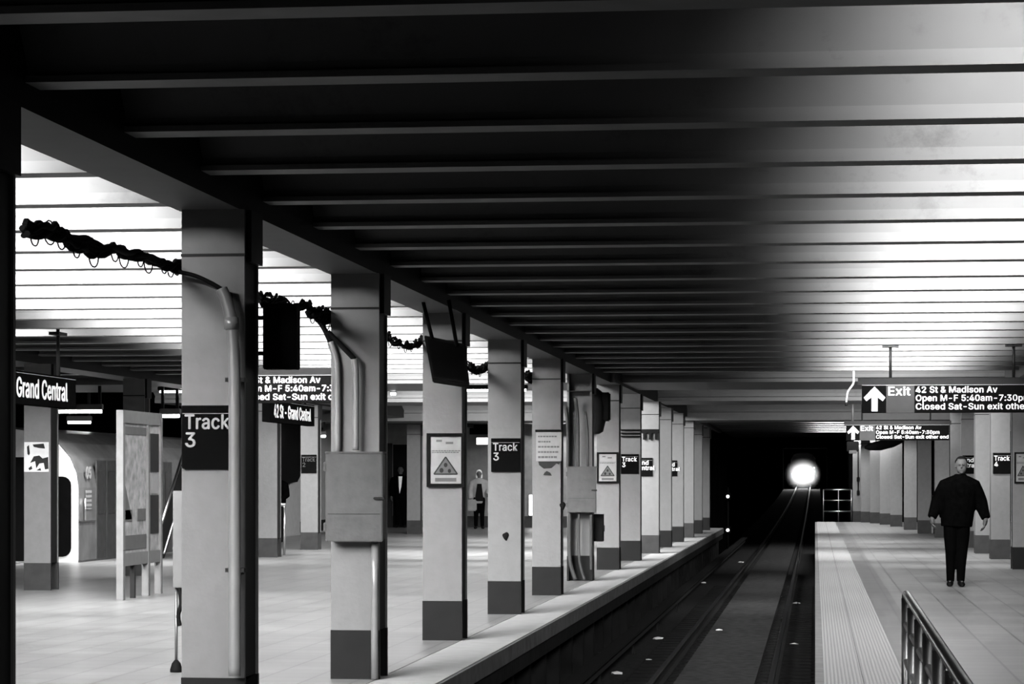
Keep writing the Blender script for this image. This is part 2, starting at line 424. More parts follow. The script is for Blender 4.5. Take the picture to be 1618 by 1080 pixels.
# left row, standing along the track platform edge
yc1 = 14.62 / math.cos(TH) * 1.0
LEFT = {}
YL0 = (4.568 * 2.2 - .435) / math.cos(TH)
us = {1:287, 2:523, 3:668, 4:771, 5:841, 6:896, 7:943, 8:980, 9:1012, 10:1034, 11:1055, 12:1073, 13:1088, 14:1101}
ordn = ['', 'second', 'third', 'fourth', 'fifth', 'sixth', 'seventh', 'eighth', 'ninth', 'tenth', 'eleventh', 'twelfth', 'thirteenth', 'fourteenth', 'fifteenth']
extra = {0: 'black column filling the left edge of the picture, nearest of the row beside the track',
 1: 'pale column with a large Track 3 sign and a thick conduit, nearest fully seen in the left row',
 2: 'pale column carrying a big grey junction box with two conduits above it',
 3: 'pale column with a framed triangle poster and dark base, under the tilted black monitor',
 4: 'pale column with a Track 3 sign and a dark hole lower down',
 5: 'pale column with a torn white notice and black scrawl',
 6: 'dim open column with bare conduits above and below a grey box',
 7: 'pale column with a small framed triangle poster, just right of the bare conduits',
 8: 'pale column with the small Track 3 sign, right of the small framed poster',
 9: 'bright narrow column with a cropped station name sign, ninth along the left row',
 10: 'bright plain column, tenth along the left row',
 11: 'grey narrow column with a tiny black sign, eleventh along the left row'}
for n in range(0, 15):
    y = YL0 + 4.6 * n
    if n == 0: x0 = XL; y += .12
    else:
        x0 = at_y(us[n], 800, y).x
    lab = extra.get(n, 'distant pale column, %s along the row at the left platform edge' % ordn[n])
    LEFT[n] = (x0, y)
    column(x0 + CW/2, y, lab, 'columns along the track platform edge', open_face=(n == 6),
           top=2.975 if y > 65 else BZ, bandm=BANDG if n in (9, 12) else BAND)
    if n < 12: print('L', n, round(x0, 2), round(y, 2), [round(a) for a in proj((x0, y, 0)) + proj((x0 + CW, y, 0)) + proj((x0 + CW, y + CW, BZ))])
# second row in the middle of the left platform
for (u, v, lab) in ((38, 932, 'pale column with black ink scrawls on a sheet, beside the map stand'),
                    (193, 909, 'dim column standing behind the map stand'),
                    (408, 880, 'pale column just right of the big Track 3 column, under the exit sign'),
                    (475, 868, 'grey column with a small Track sign behind the junction box column'),
                    (643, 843, 'bright far column with a dark foot beside the man in a white shirt')):
    p = at_z(u, v, 0)
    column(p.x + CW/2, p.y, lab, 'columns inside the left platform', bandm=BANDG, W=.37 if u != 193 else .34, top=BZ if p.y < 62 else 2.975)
# right row
RIGHT = []
rl = ['pale column at the right edge of the picture with a framed poster',
 'pale column with the Track 4 sign, just right of the walking man',
 'pale column seen right behind the shoulder of the walking man',
 'column partly hidden by the walking man, behind his head sign',
 'column behind the left shoulder of the walking man',
 'bright column just left of the walking man',
 'bright column second to the left of the walking man',
 'bright column third to the left of the walking man',
 'far pale column, fourth to the left of the walking man',
 'far pale column, fifth to the left of the walking man',
 'far pale column, sixth to the left of the walking man',
 'far pale column, next to last before the dark end of the right platform',
 'last pale column at the end of the right platform with a hanging cord']
for i, (u, v) in enumerate(((1599, 899), (1564.5, 883), (1540, 874), (1519, 865), (1502, 857), (1477, 849), (1450, 842.7), (1428.4, 836.7), (1406.7, 831.6), (1390, 828.5), (1374.5, 826.3), (1360, 824.8), (1347, 823.8))):
    p = at_z(u, v, 0); RIGHT.append(p)
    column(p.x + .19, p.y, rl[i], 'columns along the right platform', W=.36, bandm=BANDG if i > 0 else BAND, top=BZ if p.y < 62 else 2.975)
p = RIGHT[12]

# ---------------------------------------------------------------- signs on columns
def track_sign(u0, u1, v0, v1, y, lines, label, group=None, m=WHITE, fitw=.86):
    """black enamel sign bolted to a column face; pixel box in the photo, y = column face"""
    a = at_y(u0, v1, y - .03); b = at_y(u1, v0, y - .03); W = b.x - a.x; H = b.z - a.z
    t = thing('platform_sign', label, 'sign', (a.x, y - .03, a.z), 0, group)
    obj('panel', bbox(0, W, 0, .024, 0, H, .002), SIGNB, t)
    bm = bmesh.new(); box(bm, .005, W - .005, -.002, 0, H*.868, H*.877); obj('stripe', bm, GREYT, t)
    z = H * .63; cap = H * .225
    for s in lines:
        text('lettering', s, cap, m, t, W * .05, -.003, z, bold=.012, fit=fitw * W if s == 'Track' else None); z -= H * .285
    return t
yL = lambda n: LEFT[n][1]
track_sign(287, 363, 640, 740, yL(1), ('Track', '3'), 'large black Track 3 sign on the nearest lit column', 'track signs', m=GREYT, fitw=.95)
track_sign(776, 822, 692, 745, yL(4), ('Track', '3'), 'middle black Track 3 sign, between the framed poster and the torn notice', 'track signs', m=GREYT)
track_sign(981, 1009, 717, 748, yL(8), ('Track', '3'), 'smallest black Track 3 sign, far along the left row', 'track signs')
track_sign(1013, 1031, 723, 752, yL(9), ('nd', 'ntral'), 'narrow black sign with two cropped white words, right of the smallest Track 3 sign', 'station name plates')
track_sign(1056, 1070, 727, 752, yL(11), ('nd', 'ntral'), 'tiny black sign on the eleventh left column, farthest of the left signs', 'station name plates')
pp = at_z(475, 868, 0)
track_sign(476, 500, 718, 747, pp.y, ('Track', '2'), 'small black track sign on a grey column inside the left platform', 'track signs', m=mat('faded_lettering', .03, .6))
track_sign(1569, 1598, 715, 748, RIGHT[1].y, ('Track', '4'), 'black Track 4 sign right of the walking man', 'track signs')
track_sign(1521, 1541, 719, 748, RIGHT[3].y, ('and', 'ntral'), 'black sign half hidden behind the head of the walking man', 'station name plates')

def poster(u0, u1, v0, v1, y, label, dirt=False):
    a = at_y(u0, v1, y - .04); b = at_y(u1, v0, y - .04); W = b.x - a.x; H = b.z - a.z
    t = thing('framed_poster', label, 'poster', (a.x, y - .04, a.z), 0, 'framed warning posters')
    fw = .09 * W
    bm = bmesh.new(); box(bm, 0, W, 0, .038, 0, fw); box(bm, 0, W, 0, .038, H - fw, H); box(bm, 0, fw, 0, .038, fw, H - fw); box(bm, W - fw, W, 0, .038, fw, H - fw)
    obj('frame', bm, BLACK, t)
    obj('sheet', bbox(fw, W - fw, .014, .024, fw, H - fw), PAPER, t)
    c = W / 2; tb = H * .24; tt = H * .56; hw = W * .31
    bm = bmesh.new(); prism(bm, ((c - hw, tb), (c + hw, tb), (c, tt)), 'y', .010, .013); obj('triangle', bm, INKM, t)
    bm = bmesh.new()
    for q in range(3):
        a3 = [(c - hw, tb), (c + hw, tb), (c, tt)][q]; b3 = [(c + hw, tb), (c, tt), (c - hw, tb)][q]
        d = Vector((b3[0]-a3[0], b3[1]-a3[1])); n = Vector((-d.y, d.x)).normalized() * .012 * H
        prism(bm, ((a3[0]-n.x, a3[1]-n.y), (b3[0]-n.x, b3[1]-n.y), (b3[0]+n.x, b3[1]+n.y), (a3[0]+n.x, a3[1]+n.y)), 'y', .006, .0095)
    obj('triangle_outline', bm, INK, t)
    bm = bmesh.new()
    for (cx, cz, r) in ((c - .11*W, tb + .07*H, .055*W), (c, tb + .17*H, .05*W), (c + .1*W, tb + .06*H, .045*W)):
        ring_ = [(cx + r*math.cos(2*PI*i/10), cz + r*1.2*math.sin(2*PI*i/10)) for i in range(10)]; prism(bm, ring_, 'y', .006, .0095)
    obj('pictograms', bm, INK, t)
    bm = bmesh.new()
    for q, zf in enumerate((.665, .635)):
        x = fw * 1.5
        while x < W - fw * 2:
            l = random.uniform(.03, .08) * W; prism(bm, ((x, H*zf), (x+l, H*zf), (x+l, H*(zf+.018)), (x, H*(zf+.018))), 'y', .011, .0135); x += l + .012*W
    box(bm, W*.22, W*.78, .011, .0135, H*.1, H*.17)
    box(bm, W*.25, W*.4, .011, .0135, H*.84, H*.88); box(bm, W*.5, W*.7, .011, .0135, H*.8, H*.84)
    obj('small_print', bm, INKM, t)
    return t
poster(674, 734, 684, 769, yL(3), 'large framed poster with a dark triangle under the tilted black monitor')
poster(943, 977, 714, 763, yL(7), 'small framed triangle poster beside the bare conduits column')
poster(1603, 1630, 714, 763, RIGHT[0].y, 'framed triangle poster cut by the right edge of the picture')
# torn notice on column 5
y5 = yL(5) - .02
a = at_y(847, 728, y5); b = at_y(887, 682, y5); W = b.x - a.x; H = b.z - a.z
t = thing('paper_notice', 'torn white notice with grey lines and black scrawl below it', 'notice', (a.x, y5, a.z))
obj('sheet', bbox(0, W, 0, .018, 0, H), PAPER, t)
obj('clip_bar', bbox(-.01, W + .01, -.012, .016, H, H + .03), BLACK, t)
bm = bmesh.new()
for q, (l, h) in enumerate(((.75, .05), (.5, .05), (.85, .06), (.85, .06), (.7, .07))):
    zz = H * (.82 - q * .18); x = W * .08
    while x < W * l:
        d = random.uniform(.05, .13) * W; box(bm, x, x + d, -.003, -.0005, zz, zz + H * h); x += d + .02 * W
obj('text_lines', bm, INKM, t)
bm = bmesh.new()
prism(bm, ((W*.08, -.005), (W*.98, -.005), (W*.9, -H*.12), (W*.8, -H*.08), (W*.6, -H*.24), (W*.3, -H*.26), (W*.12, -H*.14)), 'y', .010, .019)
prism(bm, ((W*.28, -H*.48), (W*.62, -H*.5), (W*.56, -H*.4), (W*.42, -H*.34), (W*.33, -H*.4)), 'y', .010, .019)
obj('scrawl', bm, INK, t)
# scrawled sheet on the second-row column
pc = at_z(38, 932, 0); ys_ = pc.y - .012
a = at_y(38, 745, ys_); b = at_y(77, 698, ys_); W = b.x - a.x; H = b.z - a.z
t = thing('scrawled_sheet', 'pale sheet with thick black scrawls on the column near the left edge', 'notice', (a.x, ys_, a.z))
obj('sheet', bbox(0, W, 0, .01, 0, H), mat('sheet_paper', .33, .5), t)
bm = bmesh.new()
for pts in (((.12,.85),(.2,.9),(.24,.62),(.2,.55),(.14,.6)), ((.35,.92),(.8,.95),(.85,.78),(.6,.8),(.4,.84)), ((.25,.3),(.4,.52),(.62,.55),(.75,.45),(.98,.5),(.99,.1),(.85,.08),(.8,.3),(.62,.28),(.5,.12),(.45,.36)), ((.18,.12),(.3,.2),(.34,.1),(.22,.05)), ((.5,.05),(.7,.04),(.66,.13))):
    prism(bm, [(q[0]*W, q[1]*H) for q in pts], 'y', -.004, -.0005)
obj('scrawl', bm, INK, t)

# ---------------------------------------------------------------- hanging direction signs
def exit_sign(u0, v0, v1, d, label, rod_u=None):
    a = at_d(u0, v1, d)
    if a.y < 41: yr_ = RIB0 + RIBS * round((a.y - RIB0) / RIBS) - .05; a = at_y(u0, v1, yr_); d = (a - CP).dot(FW)
    H = (v1 - v0) * d / F; W = H * 6.55
    t = thing('exit_sign', label, 'sign', (a.x, a.y, a.z), 0, 'hanging exit signs')
    obj('panel', bbox(0, W, 0, .1, 0, H, .004), SIGNB, t)
    obj('top_rail', bbox(-.05, W + .05, .01, .09, H, H + .09), DARK, t)
    bm = bmesh.new(); box(bm, 0, W, -.004, -.0005, H * .985, H); obj('edge_line', bm, GREYT, t)
    aw = H * .86
    c = aw * .52; bm = bmesh.new()
    prism(bm, [(c + x*H, z*H) for x, z in ((-.11,.06),(.11,.06),(.11,.56),(.29,.42),(.38,.55),(0,.94),(-.38,.55),(-.29,.42),(-.11,.56))], 'y', -.006, -.0005)
    obj('arrow', bm, WHITE, t)
    obj('exit_field', bbox(aw, aw + H*1.0, -.003, .0, 0, H*.985), SIGNR, t)
    text('exit_word', 'Exit', H*.3, WHITE, t, aw + .03*H, -.007, H*.63, bold=.012, fit=H*.83)
    for j, s in enumerate(('42 St & Madison Av', 'Open M-F 5:40am-7:30pm', 'Closed Sat-Sun exit other end')):
        o = text('lettering', s, H*.215, WHITE, t, aw + 1.03*H, -.007, H*(.72 - j*.3), bold=.012)
        wd = max(v.co.x for v in o.data.vertices); want = H * (2.9, 4.05, 4.62)[j]
        for v in o.data.vertices: v.co.x *= want / wd
    for f in (.155, .82):
        x = W * f
        obj('hanger_rod', cyl((x, .05, H + .09), (x, .05, ceilz(a.y + .05) - a.z), .018), DARK, t)
        cz_ = ceilz(a.y + .05) - a.z; obj('hanger_plate', bbox(x - .1, x + .1, -.02, .12, cz_ - .03, cz_), DARK, t)
    return t
exit_sign(1362, 608, 652, 31.6, 'large black hanging exit sign with white up arrow, nearest over the right platform')
exit_sign(1337, 671, 695.5, 57.2, 'smaller black exit sign with white arrow hanging below and behind the large one')
exit_sign(299, 593, 637, 30.4, 'black exit sign hanging over the left platform, cut by two columns')

def station_sign(u_end, v_end_top, label, group='station name signs'):
    X = -8.5
    b = at_x(u_end, v_end_top, X); L = 3.6; H = .36
    t = thing('station_name_sign', label, 'sign', (X, b.y - L, b.z - H), PI/2, group)
    obj('panel', bbox(0, L, 0, .12, 0, H, .004), SIGNB, t)
    bm = bmesh.new(); box(bm, 0, L, -.004, -.0005, H*.93, H*.945); obj('edge_line', bm, GREYT, t)
    o = text('lettering', '42 St - Grand Central', .205, WHITE, t, .3, -.006, .08, bold=.012)
    wd = max(v.co.x for v in o.data.vertices)
    for v in o.data.vertices: v.co.x *= (L - .65) / wd
    for f in (.12, .86):
        obj('hanger_rod', cyl((L*f, .06, H), (L*f, .06, ceilz(b.y - L + L*f) + .01 - (b.z - H)), .02), DARK, t)
    obj('hanger_plate', bbox(L*.86 - .16, L*.86 + .16, 0, .12, SOFF - (b.z - H) - .035, SOFF - (b.z - H)), DARK, t)
    return t
station_sign(120, 597, 'black station name sign ending in Grand Central, hanging at far left of the picture')
station_sign(497, 640, 'smaller black station name sign behind and below the left exit sign')

# ---------------------------------------------------------------- column mounted gear
# conduit on column 1
y1 = yL(1); x1 = LEFT[1][0]
pts = [at_y(u, v, y1 - .05) for u, v in ((284, 430), (310, 436), (335, 447), (352, 457), (361, 478), (368, 510), (372, 560), (373, 640), (373, 800), (373, 940), (373, 1066))]
for q_ in pts: q_.y -= .035
t = thing('conduit', 'thick pale conduit bending down the face of the nearest lit column', 'conduit', (0, 0, 0))
obj('thin_cable', tube(spline(pts[:4]), .012), BLACK, t)
obj('pipe', tube(spline(pts[3:]), .036, 14), COND, t)
obj('coupling', cyl(pts[5] + Vector((0, 0, .03)), pts[5] - Vector((0, 0, .04)), .042), COND, t)
for v in (600, 900): 
    q = at_y(373, v, y1 - .05); obj('clamp', bbox(q.x - .055, q.x + .055, q.y - .04, y1 - .002, q.z - .012, q.z + .012), DARK, t)
obj('end_knob', bbox(pts[4].x-.012, pts[4].x+.012, y1 - .1, y1 - .002, pts[4].z + .03, pts[4].z + .06), DARK, t)

# junction box on column 2
def jbox(u0, u1, v0, v1, y, depth, label):
    a = at_y(u0, v1, y - depth); b = at_y(u1, v0, y - depth); W = b.x - a.x; H = b.z - a.z
    t = thing('junction_box', label, 'electrical box', (a.x, y - depth, a.z), 0, 'electrical boxes')
    obj('body', bbox(0, W, .012, depth, 0, H, .008), BOXG, t)
    obj('cover', bbox(-.008, W + .008, -.006, .014, -.01, H + .006, .006), BOXG, t)
    obj('rain_lip', bbox(-.012, W + .012, -.014, depth, H, H + .014, .003), BOXG, t)
    obj('seam', bbox(.01, W - .01, -.009, -.006, H*.3, H*.305), DARK, t)
    for z in (H*.15, H*.85):
        obj('hinge', bbox(-.025, .0, .0, .05, z - .035, z + .035, .004), BOXG, t)
    obj('latch', bbox(W*.86, W*1.06, -.03, .03, H*.47, H*.5, .004), DARK, t)
    return t
y2 = yL(2)
jbox(516, 603, 716, 853, y2, .17, 'big grey junction box with two conduits entering its top')
for (lab, pts) in (('left conduit entering the big junction box from the cable bundle', [(497, 500), (510, 515), (522, 540), (531, 570), (533, 620), (533, 716)]),
                   ('right conduit entering the big junction box, joined by a slanting cable', [(518, 524), (540, 546), (560, 567), (562, 590), (562, 640), (562, 711)])):
    P = [at_y(u, v, y2 - (.04 if pts[0][0] == 497 else .088)) for u, v in pts]
    t = thing('conduit', lab, 'conduit', (0, 0, 0))
    obj('thin_cable', tube(spline(P[:3]), .02), BLACK, t); obj('pipe', tube(spline(P[2:]), .026, 12), COND, t)
P = [at_y(592, v, y2 - .05) for v in (853, 930, 1000, 1072)]
t = thing('conduit', 'pale conduit running from below the big junction box to the floor', 'conduit', (0, 0, 0))
obj('pipe', tube(P, .028, 12), COND, t)
# column 6 : box and conduits
y6 = yL(6)
jbox(897, 941, 738, 808, y6, .12, 'smaller grey junction box on the dim open column')
for (u, va, vb, r) in ((897, 640, 738, .022), (913, 628, 738, .026), (929, 650, 738, .018), (900, 808, 915, .03), (915, 808, 917, .02), (934, 808, 900, .022)):
    top = [(u - 4, va), (u - 1, va + 25), (u, va + 50), (u, vb)] if va < 700 else [(u, va), (u, 880), (u + 9 if u < 930 else u, vb)]
    P = spline([at_y(a, b, y6 - .035) for a, b in top])
    for p in P: p.z = max(p.z, .02)
    t = thing('conduit', ('bare conduit %s the smaller junction box, at its %s' % ('above' if va < 700 else 'below', {897:'left', 913:'middle', 929:'right', 900:'left', 915:'middle', 934:'right'}[u])), 'conduit', (0, 0, 0))
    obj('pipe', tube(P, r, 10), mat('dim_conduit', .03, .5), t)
a = at_y(941, 855, y6 + .1); b = at_y(953, 812, y6 + .1)
t = thing('switch_box', 'small black switch box on the track side of the dim open column', 'electrical box', (a.x, y6 + .1, a.z))
obj('body', bbox(-.03, b.x - a.x, 0, .16, 0, b.z - a.z, .006), BLACK, t); obj('handle', bbox(b.x - a.x, b.x - a.x + .02, .03, .06, .15, .24), DARK, t)
# dark hole plug on column 4, knobs on 2, 5
def knob(u, v, y, r, label):
    p = at_y(u, v, y); bm = bmesh.new()
    bmesh.ops.create_icosphere(bm, subdivisions=3, radius=r)
    for q in bm.verts: q.co = Vector((q.co.x * .8 * (1 + .25 * math.sin(q.co.z * 60)), q.co.y * .5, q.co.z * 1.1 * (1 + .15 * math.sin(q.co.x * 70))))
    for f in bm.faces: f.smooth = True
    o = obj('rubber_plug', bm, BLACK); o.location = (p.x, y, p.z); return tag(o, label, 'plug')
knob(799, 847, yL(4), .042, 'black lump on the middle Track 3 column below its sign')
knob(889, 799, yL(5) - .02, .045, 'black lump on the right edge of the torn notice column')

# black box flag mounted at column 1
yb = yL(1) + CW + .02
a = at_y(415, 583, yb); b = at_y(468, 480, yb)
t = thing('hanging_box', 'tall black box seen between the Track 3 column and the junction box column', 'box', (a.x, yb, a.z))
obj('body', bbox(0, b.x - a.x, 0, .12, 0, b.z - a.z, .006), BLACK, t)
for f in (.25, .8): obj('bracket', bbox(-.06, .0, .04, .06, (b.z-a.z)*f - .012, (b.z-a.z)*f + .012), DARK, t)
obj('visor', bbox(-.005, b.x - a.x + .005, -.03, .0, b.z - a.z - .02, b.z - a.z), BLACK, t)
# tilted monitor hung from the beam in front of column 3
d = 22.3
c = [at_d(u, v, d) for u, v in ((670, 529), (735, 543), (742, 607), (683, 598))]
t = thing('tilted_monitor', 'tilted black monitor hanging from two bars in front of a column', 'monitor', (0, 0, 0))
bm = bmesh.new(); off = FW * .16 + Vector((0, 0, -.03))
A = [bm.verts.new(p) for p in c]; B = [bm.verts.new(p + off) for p in c]
bm.faces.new(A); bm.faces.new(B[::-1])
for i in range(4): bm.faces.new((A[i], B[i], B[(i+1) % 4], A[(i+1) % 4]))
bmesh.ops.bevel(bm, geom=bm.edges[:], offset=.008, segments=2, affect='EDGES')
obj('casing', bm, BLACK, t)
cc = sum(c, Vector()) / 4
bm = bmesh.new(); A = [bm.verts.new(cc + (p - cc) * .86 - FW * .004) for p in c]; B = [bm.verts.new(cc + (p - cc) * .86 + FW * .004) for p in c]
bm.faces.new(A); bm.faces.new(B[::-1])
for i in range(4): bm.faces.new((A[i], B[i], B[(i+1) % 4], A[(i+1) % 4]))
obj('screen', bm, mat('dead_screen', .002, .6, spec=0), t)
for (ua, va, ub, vb) in ((668, 462, 683, 535), (709, 474, 722, 547)):
    p0 = at_d(ua, va, d); p0.z = BZ + .02; obj('hanger_bar', tube([p0, at_d(ub, vb, d)], .017, 8), BLACK, t)
# loudspeaker cluster past column 6
d = proj and (YL0 + 4.6 * 6.5)
t = thing('loudspeaker', 'dark bulky loudspeaker under the beam past the dim open column', 'loudspeaker', (0, 0, 0))
p = at_y(938, 655, d); 
bm = bmesh.new(); loft(bm, [p + Vector((0, 0, .42)), p + Vector((0, 0, .34)), p + Vector((0, 0, .1)), p + Vector((0.02, 0, -.12)), p + Vector((.03, 0, -.27)), p + Vector((.03, 0, -.3))], [.06, .16, .2, .17, .12, .06], 14)
obj('housing', bm, DARK, t)
obj('bracket_arm', tube([p + Vector((-.3, 0, .3)), p + Vector((.0, 0, .62)), p + Vector((.1, 0, .66))], .02, 8), BLACK, t)
obj('stem', cyl(p + Vector((0, 0, .4)), (p.x, p.y, ceilz(p.y)), .02), BLACK, t)
obj('side_horn', bbox(p.x + .12, p.x + .26, p.y - .1, p.y + .1, p.z - .1, p.z + .35, .02), BLACK, t)
obj('back_plate', bbox(p.x - .22, p.x + .1, p.y - .04, p.y + .04, p.z + .26, p.z + .36, .004), BOXG, t)
# cable rack on column 9
t = thing('cable_rack', 'small black comb shaped cable rack near the far column tops', 'rack', (0, 0, 0))
yk = yL(9) - .06
q0 = at_y(1014, 684, yk); q1 = at_y(1041, 676, yk)
obj('bar', bbox(q0.x, q1.x, yk - .02, yk + .058, q0.z, q0.z + .08), BLACK, t)
for f in (.15, .5, .85):
    x = q0.x + (q1.x - q0.x) * f; obj('hook', bbox(x - .025, x + .025, yk - .02, yk + .03, q0.z - .13, q0.z), BLACK, t)
t = thing('cable_tray', 'dark cable tray across the top of the eighth left column', 'tray', (0, 0, 0))
yk = yL(8) - .1; q0 = at_y(981, 690, yk); q1 = at_y(1012, 676, yk)
for f in (0, .45, .9): obj('rung', bbox(q0.x, q1.x, yk, yk + .098, q0.z + f*.13, q0.z + f*.13 + .025), BLACK, t)

# ---------------------------------------------------------------- cable bundles along the left row
def bundle(pts, label, n=7, r=.010, spread=.03, loops=6, X=-3.70, into=None):
    P = [at_x(u, v, X) for u, v in pts]
    t = into or thing('cable_bundle', label, 'cables', tuple(P[0]), 0, 'cable bundles between columns')
    if into: P[0:1] = [P[0]]; base_ = Vector(into.location)
    else: base_ = P[0].copy()
    for k in range(n - 2):
        ph = random.uniform(0, 6.3); fr = random.uniform(1.5, 3.5); am = spread * random.uniform(.2, .75); Q = spline(P, 10)
        out = []
        for i, p in enumerate(Q):
            s = i / (len(Q) - 1)
            out.append(p - base_ + Vector((am * math.cos(ph + fr*s*9), 0, am * math.sin(ph + fr*s*9) + .012*math.sin(s*47 + k))))
        obj('cable', tube(out, r * random.uniform(.8, 1.7), 6), BLACK, t)
    Q = spline(P, 10)
    for k in range(loops):
        p = Q[int((k + .5) / loops * len(Q))] - base_; rr = random.uniform(.035, .06)
        lp = [p + Vector((0, rr*1.6*math.cos(a), -.02 + rr*math.sin(a))) for a in [2*PI*i/14 for i in range(15)]]
        obj('tie_loop', tube(lp, .004, 5), BLACK, t)
    return t
tb_ = bundle([(38, 354), (75, 360), (110, 372), (170, 392), (230, 409), (262, 416), (284, 417)], 'tangled black cables sagging from the left edge of the picture to the first lit column', n=6, spread=.03, loops=8)
bundle([(38, 372), (75, 368), (105, 378), (125, 392), (148, 399), (175, 394), (210, 402), (250, 412), (284, 426)], '', n=6, spread=.025, loops=7, into=tb_)
tb2 = bundle([(405, 468), (430, 472), (460, 479), (490, 484), (510, 492), (528, 490)], 'tangled black cables over the tall black box', n=9, spread=.05)
bundle([(490, 492), (505, 500), (518, 505), (526, 500)], '', n=7, spread=.06, loops=4, into=tb2)
bundle([(612, 532), (630, 540), (645, 547), (660, 540), (672, 536)], 'tangled black cables left of the tilted monitor', n=8, spread=.05)
bundle([(740, 576), (752, 584), (764, 582), (774, 576)], 'tangled black cables between the monitor column and the next column', n=8, spread=.07, loops=3)
bundle([(832, 590), (838, 598), (845, 592)], 'far short span of black cable before the torn notice column', n=6, spread=.08, loops=2)

# ---------------------------------------------------------------- map stand on the left platform
p = at_z(186, 948, 0)
t = thing('map_stand', 'tall grey framed map stand on four legs on the left platform', 'map stand', (p.x + .07, p.y, 0), PI/2)
FRM = mat('stand_frame_paint', .075, .4)
L_ = 1.92; HT = 2.37
for x, w_ in ((0, .1), (1.2, .09), (L_ - .09, .09)):
    obj('leg', bbox(x, x + w_, 0, .09, 0, .62, .004), FRM, t); obj('post', bbox(x, x + w_, 0, .09, .62, HT, .004), FRM, t)
obj('leg', bbox(.6, .66, .02, .08, 0, .5), DARK, t)
obj('top_rail', bbox(.1, L_ - .09, .005, .085, HT - .16, HT, .003), FRM, t)
obj('bottom_rail', bbox(.1, L_ - .09, .005, .085, .42, .58, .003), FRM, t)
MAPM = mat('map_print', .14, .35, var=.45, scale=9, dirt=.3)
obj('map_panel', bbox(.1, 1.2, .03, .05, .58, HT - .16), MAPM, t)
obj('header_band', bbox(.12, 1.18, .02, .03, HT - .3, HT - .2), INKM, t)
bm = bmesh.new()
for (x0, x1, z0, z1) in ((.12, 1.18, .62, .8), (.15, .5, 1.0, 1.12), (.75, 1.15, .98, 1.13)): box(bm, x0, x1, .02, .03, z0, z1)
prism(bm, ((.12, .98), (.5, .98), (.12, 1.5)), 'y', .02, .03)
obj('map_shading', bm, INKM, t)
obj('notice_panel', bbox(1.29, L_ - .09, .03, .05, .58, HT - .16), MAPM, t)
obj('notice_upper_block', bbox(1.32, L_ - .12, .02, .03, 1.6, 2.1), INK, t); obj('notice_lower_block', bbox(1.32, L_ - .12, .02, .03, .8, 1.3), INK, t)
obj('notice_sheet', bbox(1.36, L_ - .16, .018, .028, 1.32, 1.58), PAPER, t)

# sign stand just behind column 1
p = at_z(276, 1062, 0)
t = thing('utility_stand', 'narrow grey cabinet on a thin leg peeking out behind the nearest lit column', 'stand', (p.x, p.y, 0))
q0 = at_y(273, 928, p.y); q1 = at_y(300, 775, p.y)
obj('cabinet', bbox(q0.x - p.x, q1.x - p.x, .0, .12, q0.z, q1.z, .005), mat('stand_grey', .06, .5), t)
obj('leg', cyl((0, .05, .02), (0, .05, q0.z), .011), STEELD, t)
bm = bmesh.new(); loft(bm, [(0, .05, 0), (0, .05, .02), (0.0, .05, .07), (0, .05, .1)], [.05, .05, .035, .01], 12); obj('foot', bm, BLACK, t)
obj('strap', tube(spline([(.03, .03, q0.z), (.045, .03, q0.z - .12), (.02, .03, q0.z - .22), (.035, .03, q0.z - .3)]), .018, 8), BLACK, t)

# stair railing seen between map stand and column
p = at_d(262, 872, 45.0); base = at_z(262, 882, 0)
t = thing('stair_railing', 'bright slanting steel handrails of a stair behind the map stand', 'railing', (base.x, base.y, 0))
for j, (dx, dz, r) in enumerate(((0, .95, .028), (.12, .62, .02), (.3, 1.1, .028), (.3, .7, .02), (-.1, .35, .018))):
    obj('handrail', cyl((dx, -.6, dz - .5), (dx, 2.2, dz + 1.75), r), STEEL, t)
for yy_ in (0, .9, 1.8): obj('baluster', cyl((.3, yy_, 0), (.3, yy_, 1.05 + yy_*.8), .015), STEELD, t)
obj('stringer', (lambda b_: (prism(b_, ((-.6, 0), (.2, 0), (2.3, 1.75), (2.3, 2.15), (1.9, 2.1)), 'x', -.12, -.08), b_)[1])(bmesh.new()), DARK, t)

# ---------------------------------------------------------------- subway car at the far left platform edge
px = at_z(125, 888, 0)
X0 = px.x; Yc = px.y; Lc = 15.5
t = thing('subway_car', 'steel subway car standing at the far left platform edge behind the columns', 'train', (X0, Yc, 0))
CARS = mat('car_side_steel', .16, .35, metal=.7, var=.25, scale=3)
CARF = mat('car_front_steel', .75, .4, metal=.1, var=.08)
half = [(0, -.9), (0, 1.35), (-.04, 1.62), (-.16, 1.9), (-.38, 2.16), (-.75, 2.36), (-1.3, 2.45)]
outl = half + [(-2.6 - x, z) for x, z in half[::-1][1:]]
bm = bmesh.new(); prism(bm, outl, 'y', 0.02, Lc); obj('body', bm, CARS, t)
bm = bmesh.new(); prism(bm, [(x*.985 - .02, z*.99 if z > 0 else z) for x, z in outl], 'y', -.02, .02); obj('end_panel', bm, CARF, t)
def rrect(bm, x0, x1, z0, z1, r, y0, y1):
    pts = []
    for cx, cz, a0 in ((x1 - r, z1 - r, 0), (x0 + r, z1 - r, 90), (x0 + r, z0 + r, 180), (x1 - r, z0 + r, 270)):
        for k_ in range(5): a = math.radians(a0 + k_*22.5); pts.append((cx + r*math.cos(a), cz + r*math.sin(a)))
    prism(bm, pts, 'y', y0, y1)
bm = bmesh.new(); rrect(bm, -.72, -.14, .1, 1.55, .16, -.035, -.02); obj('end_window', bm, BLACK, t)
bm = bmesh.new(); rrect(bm, -1.7, -.88, .02, 1.9, .1, -.04, -.02); obj('end_door', bm, DARK, t)
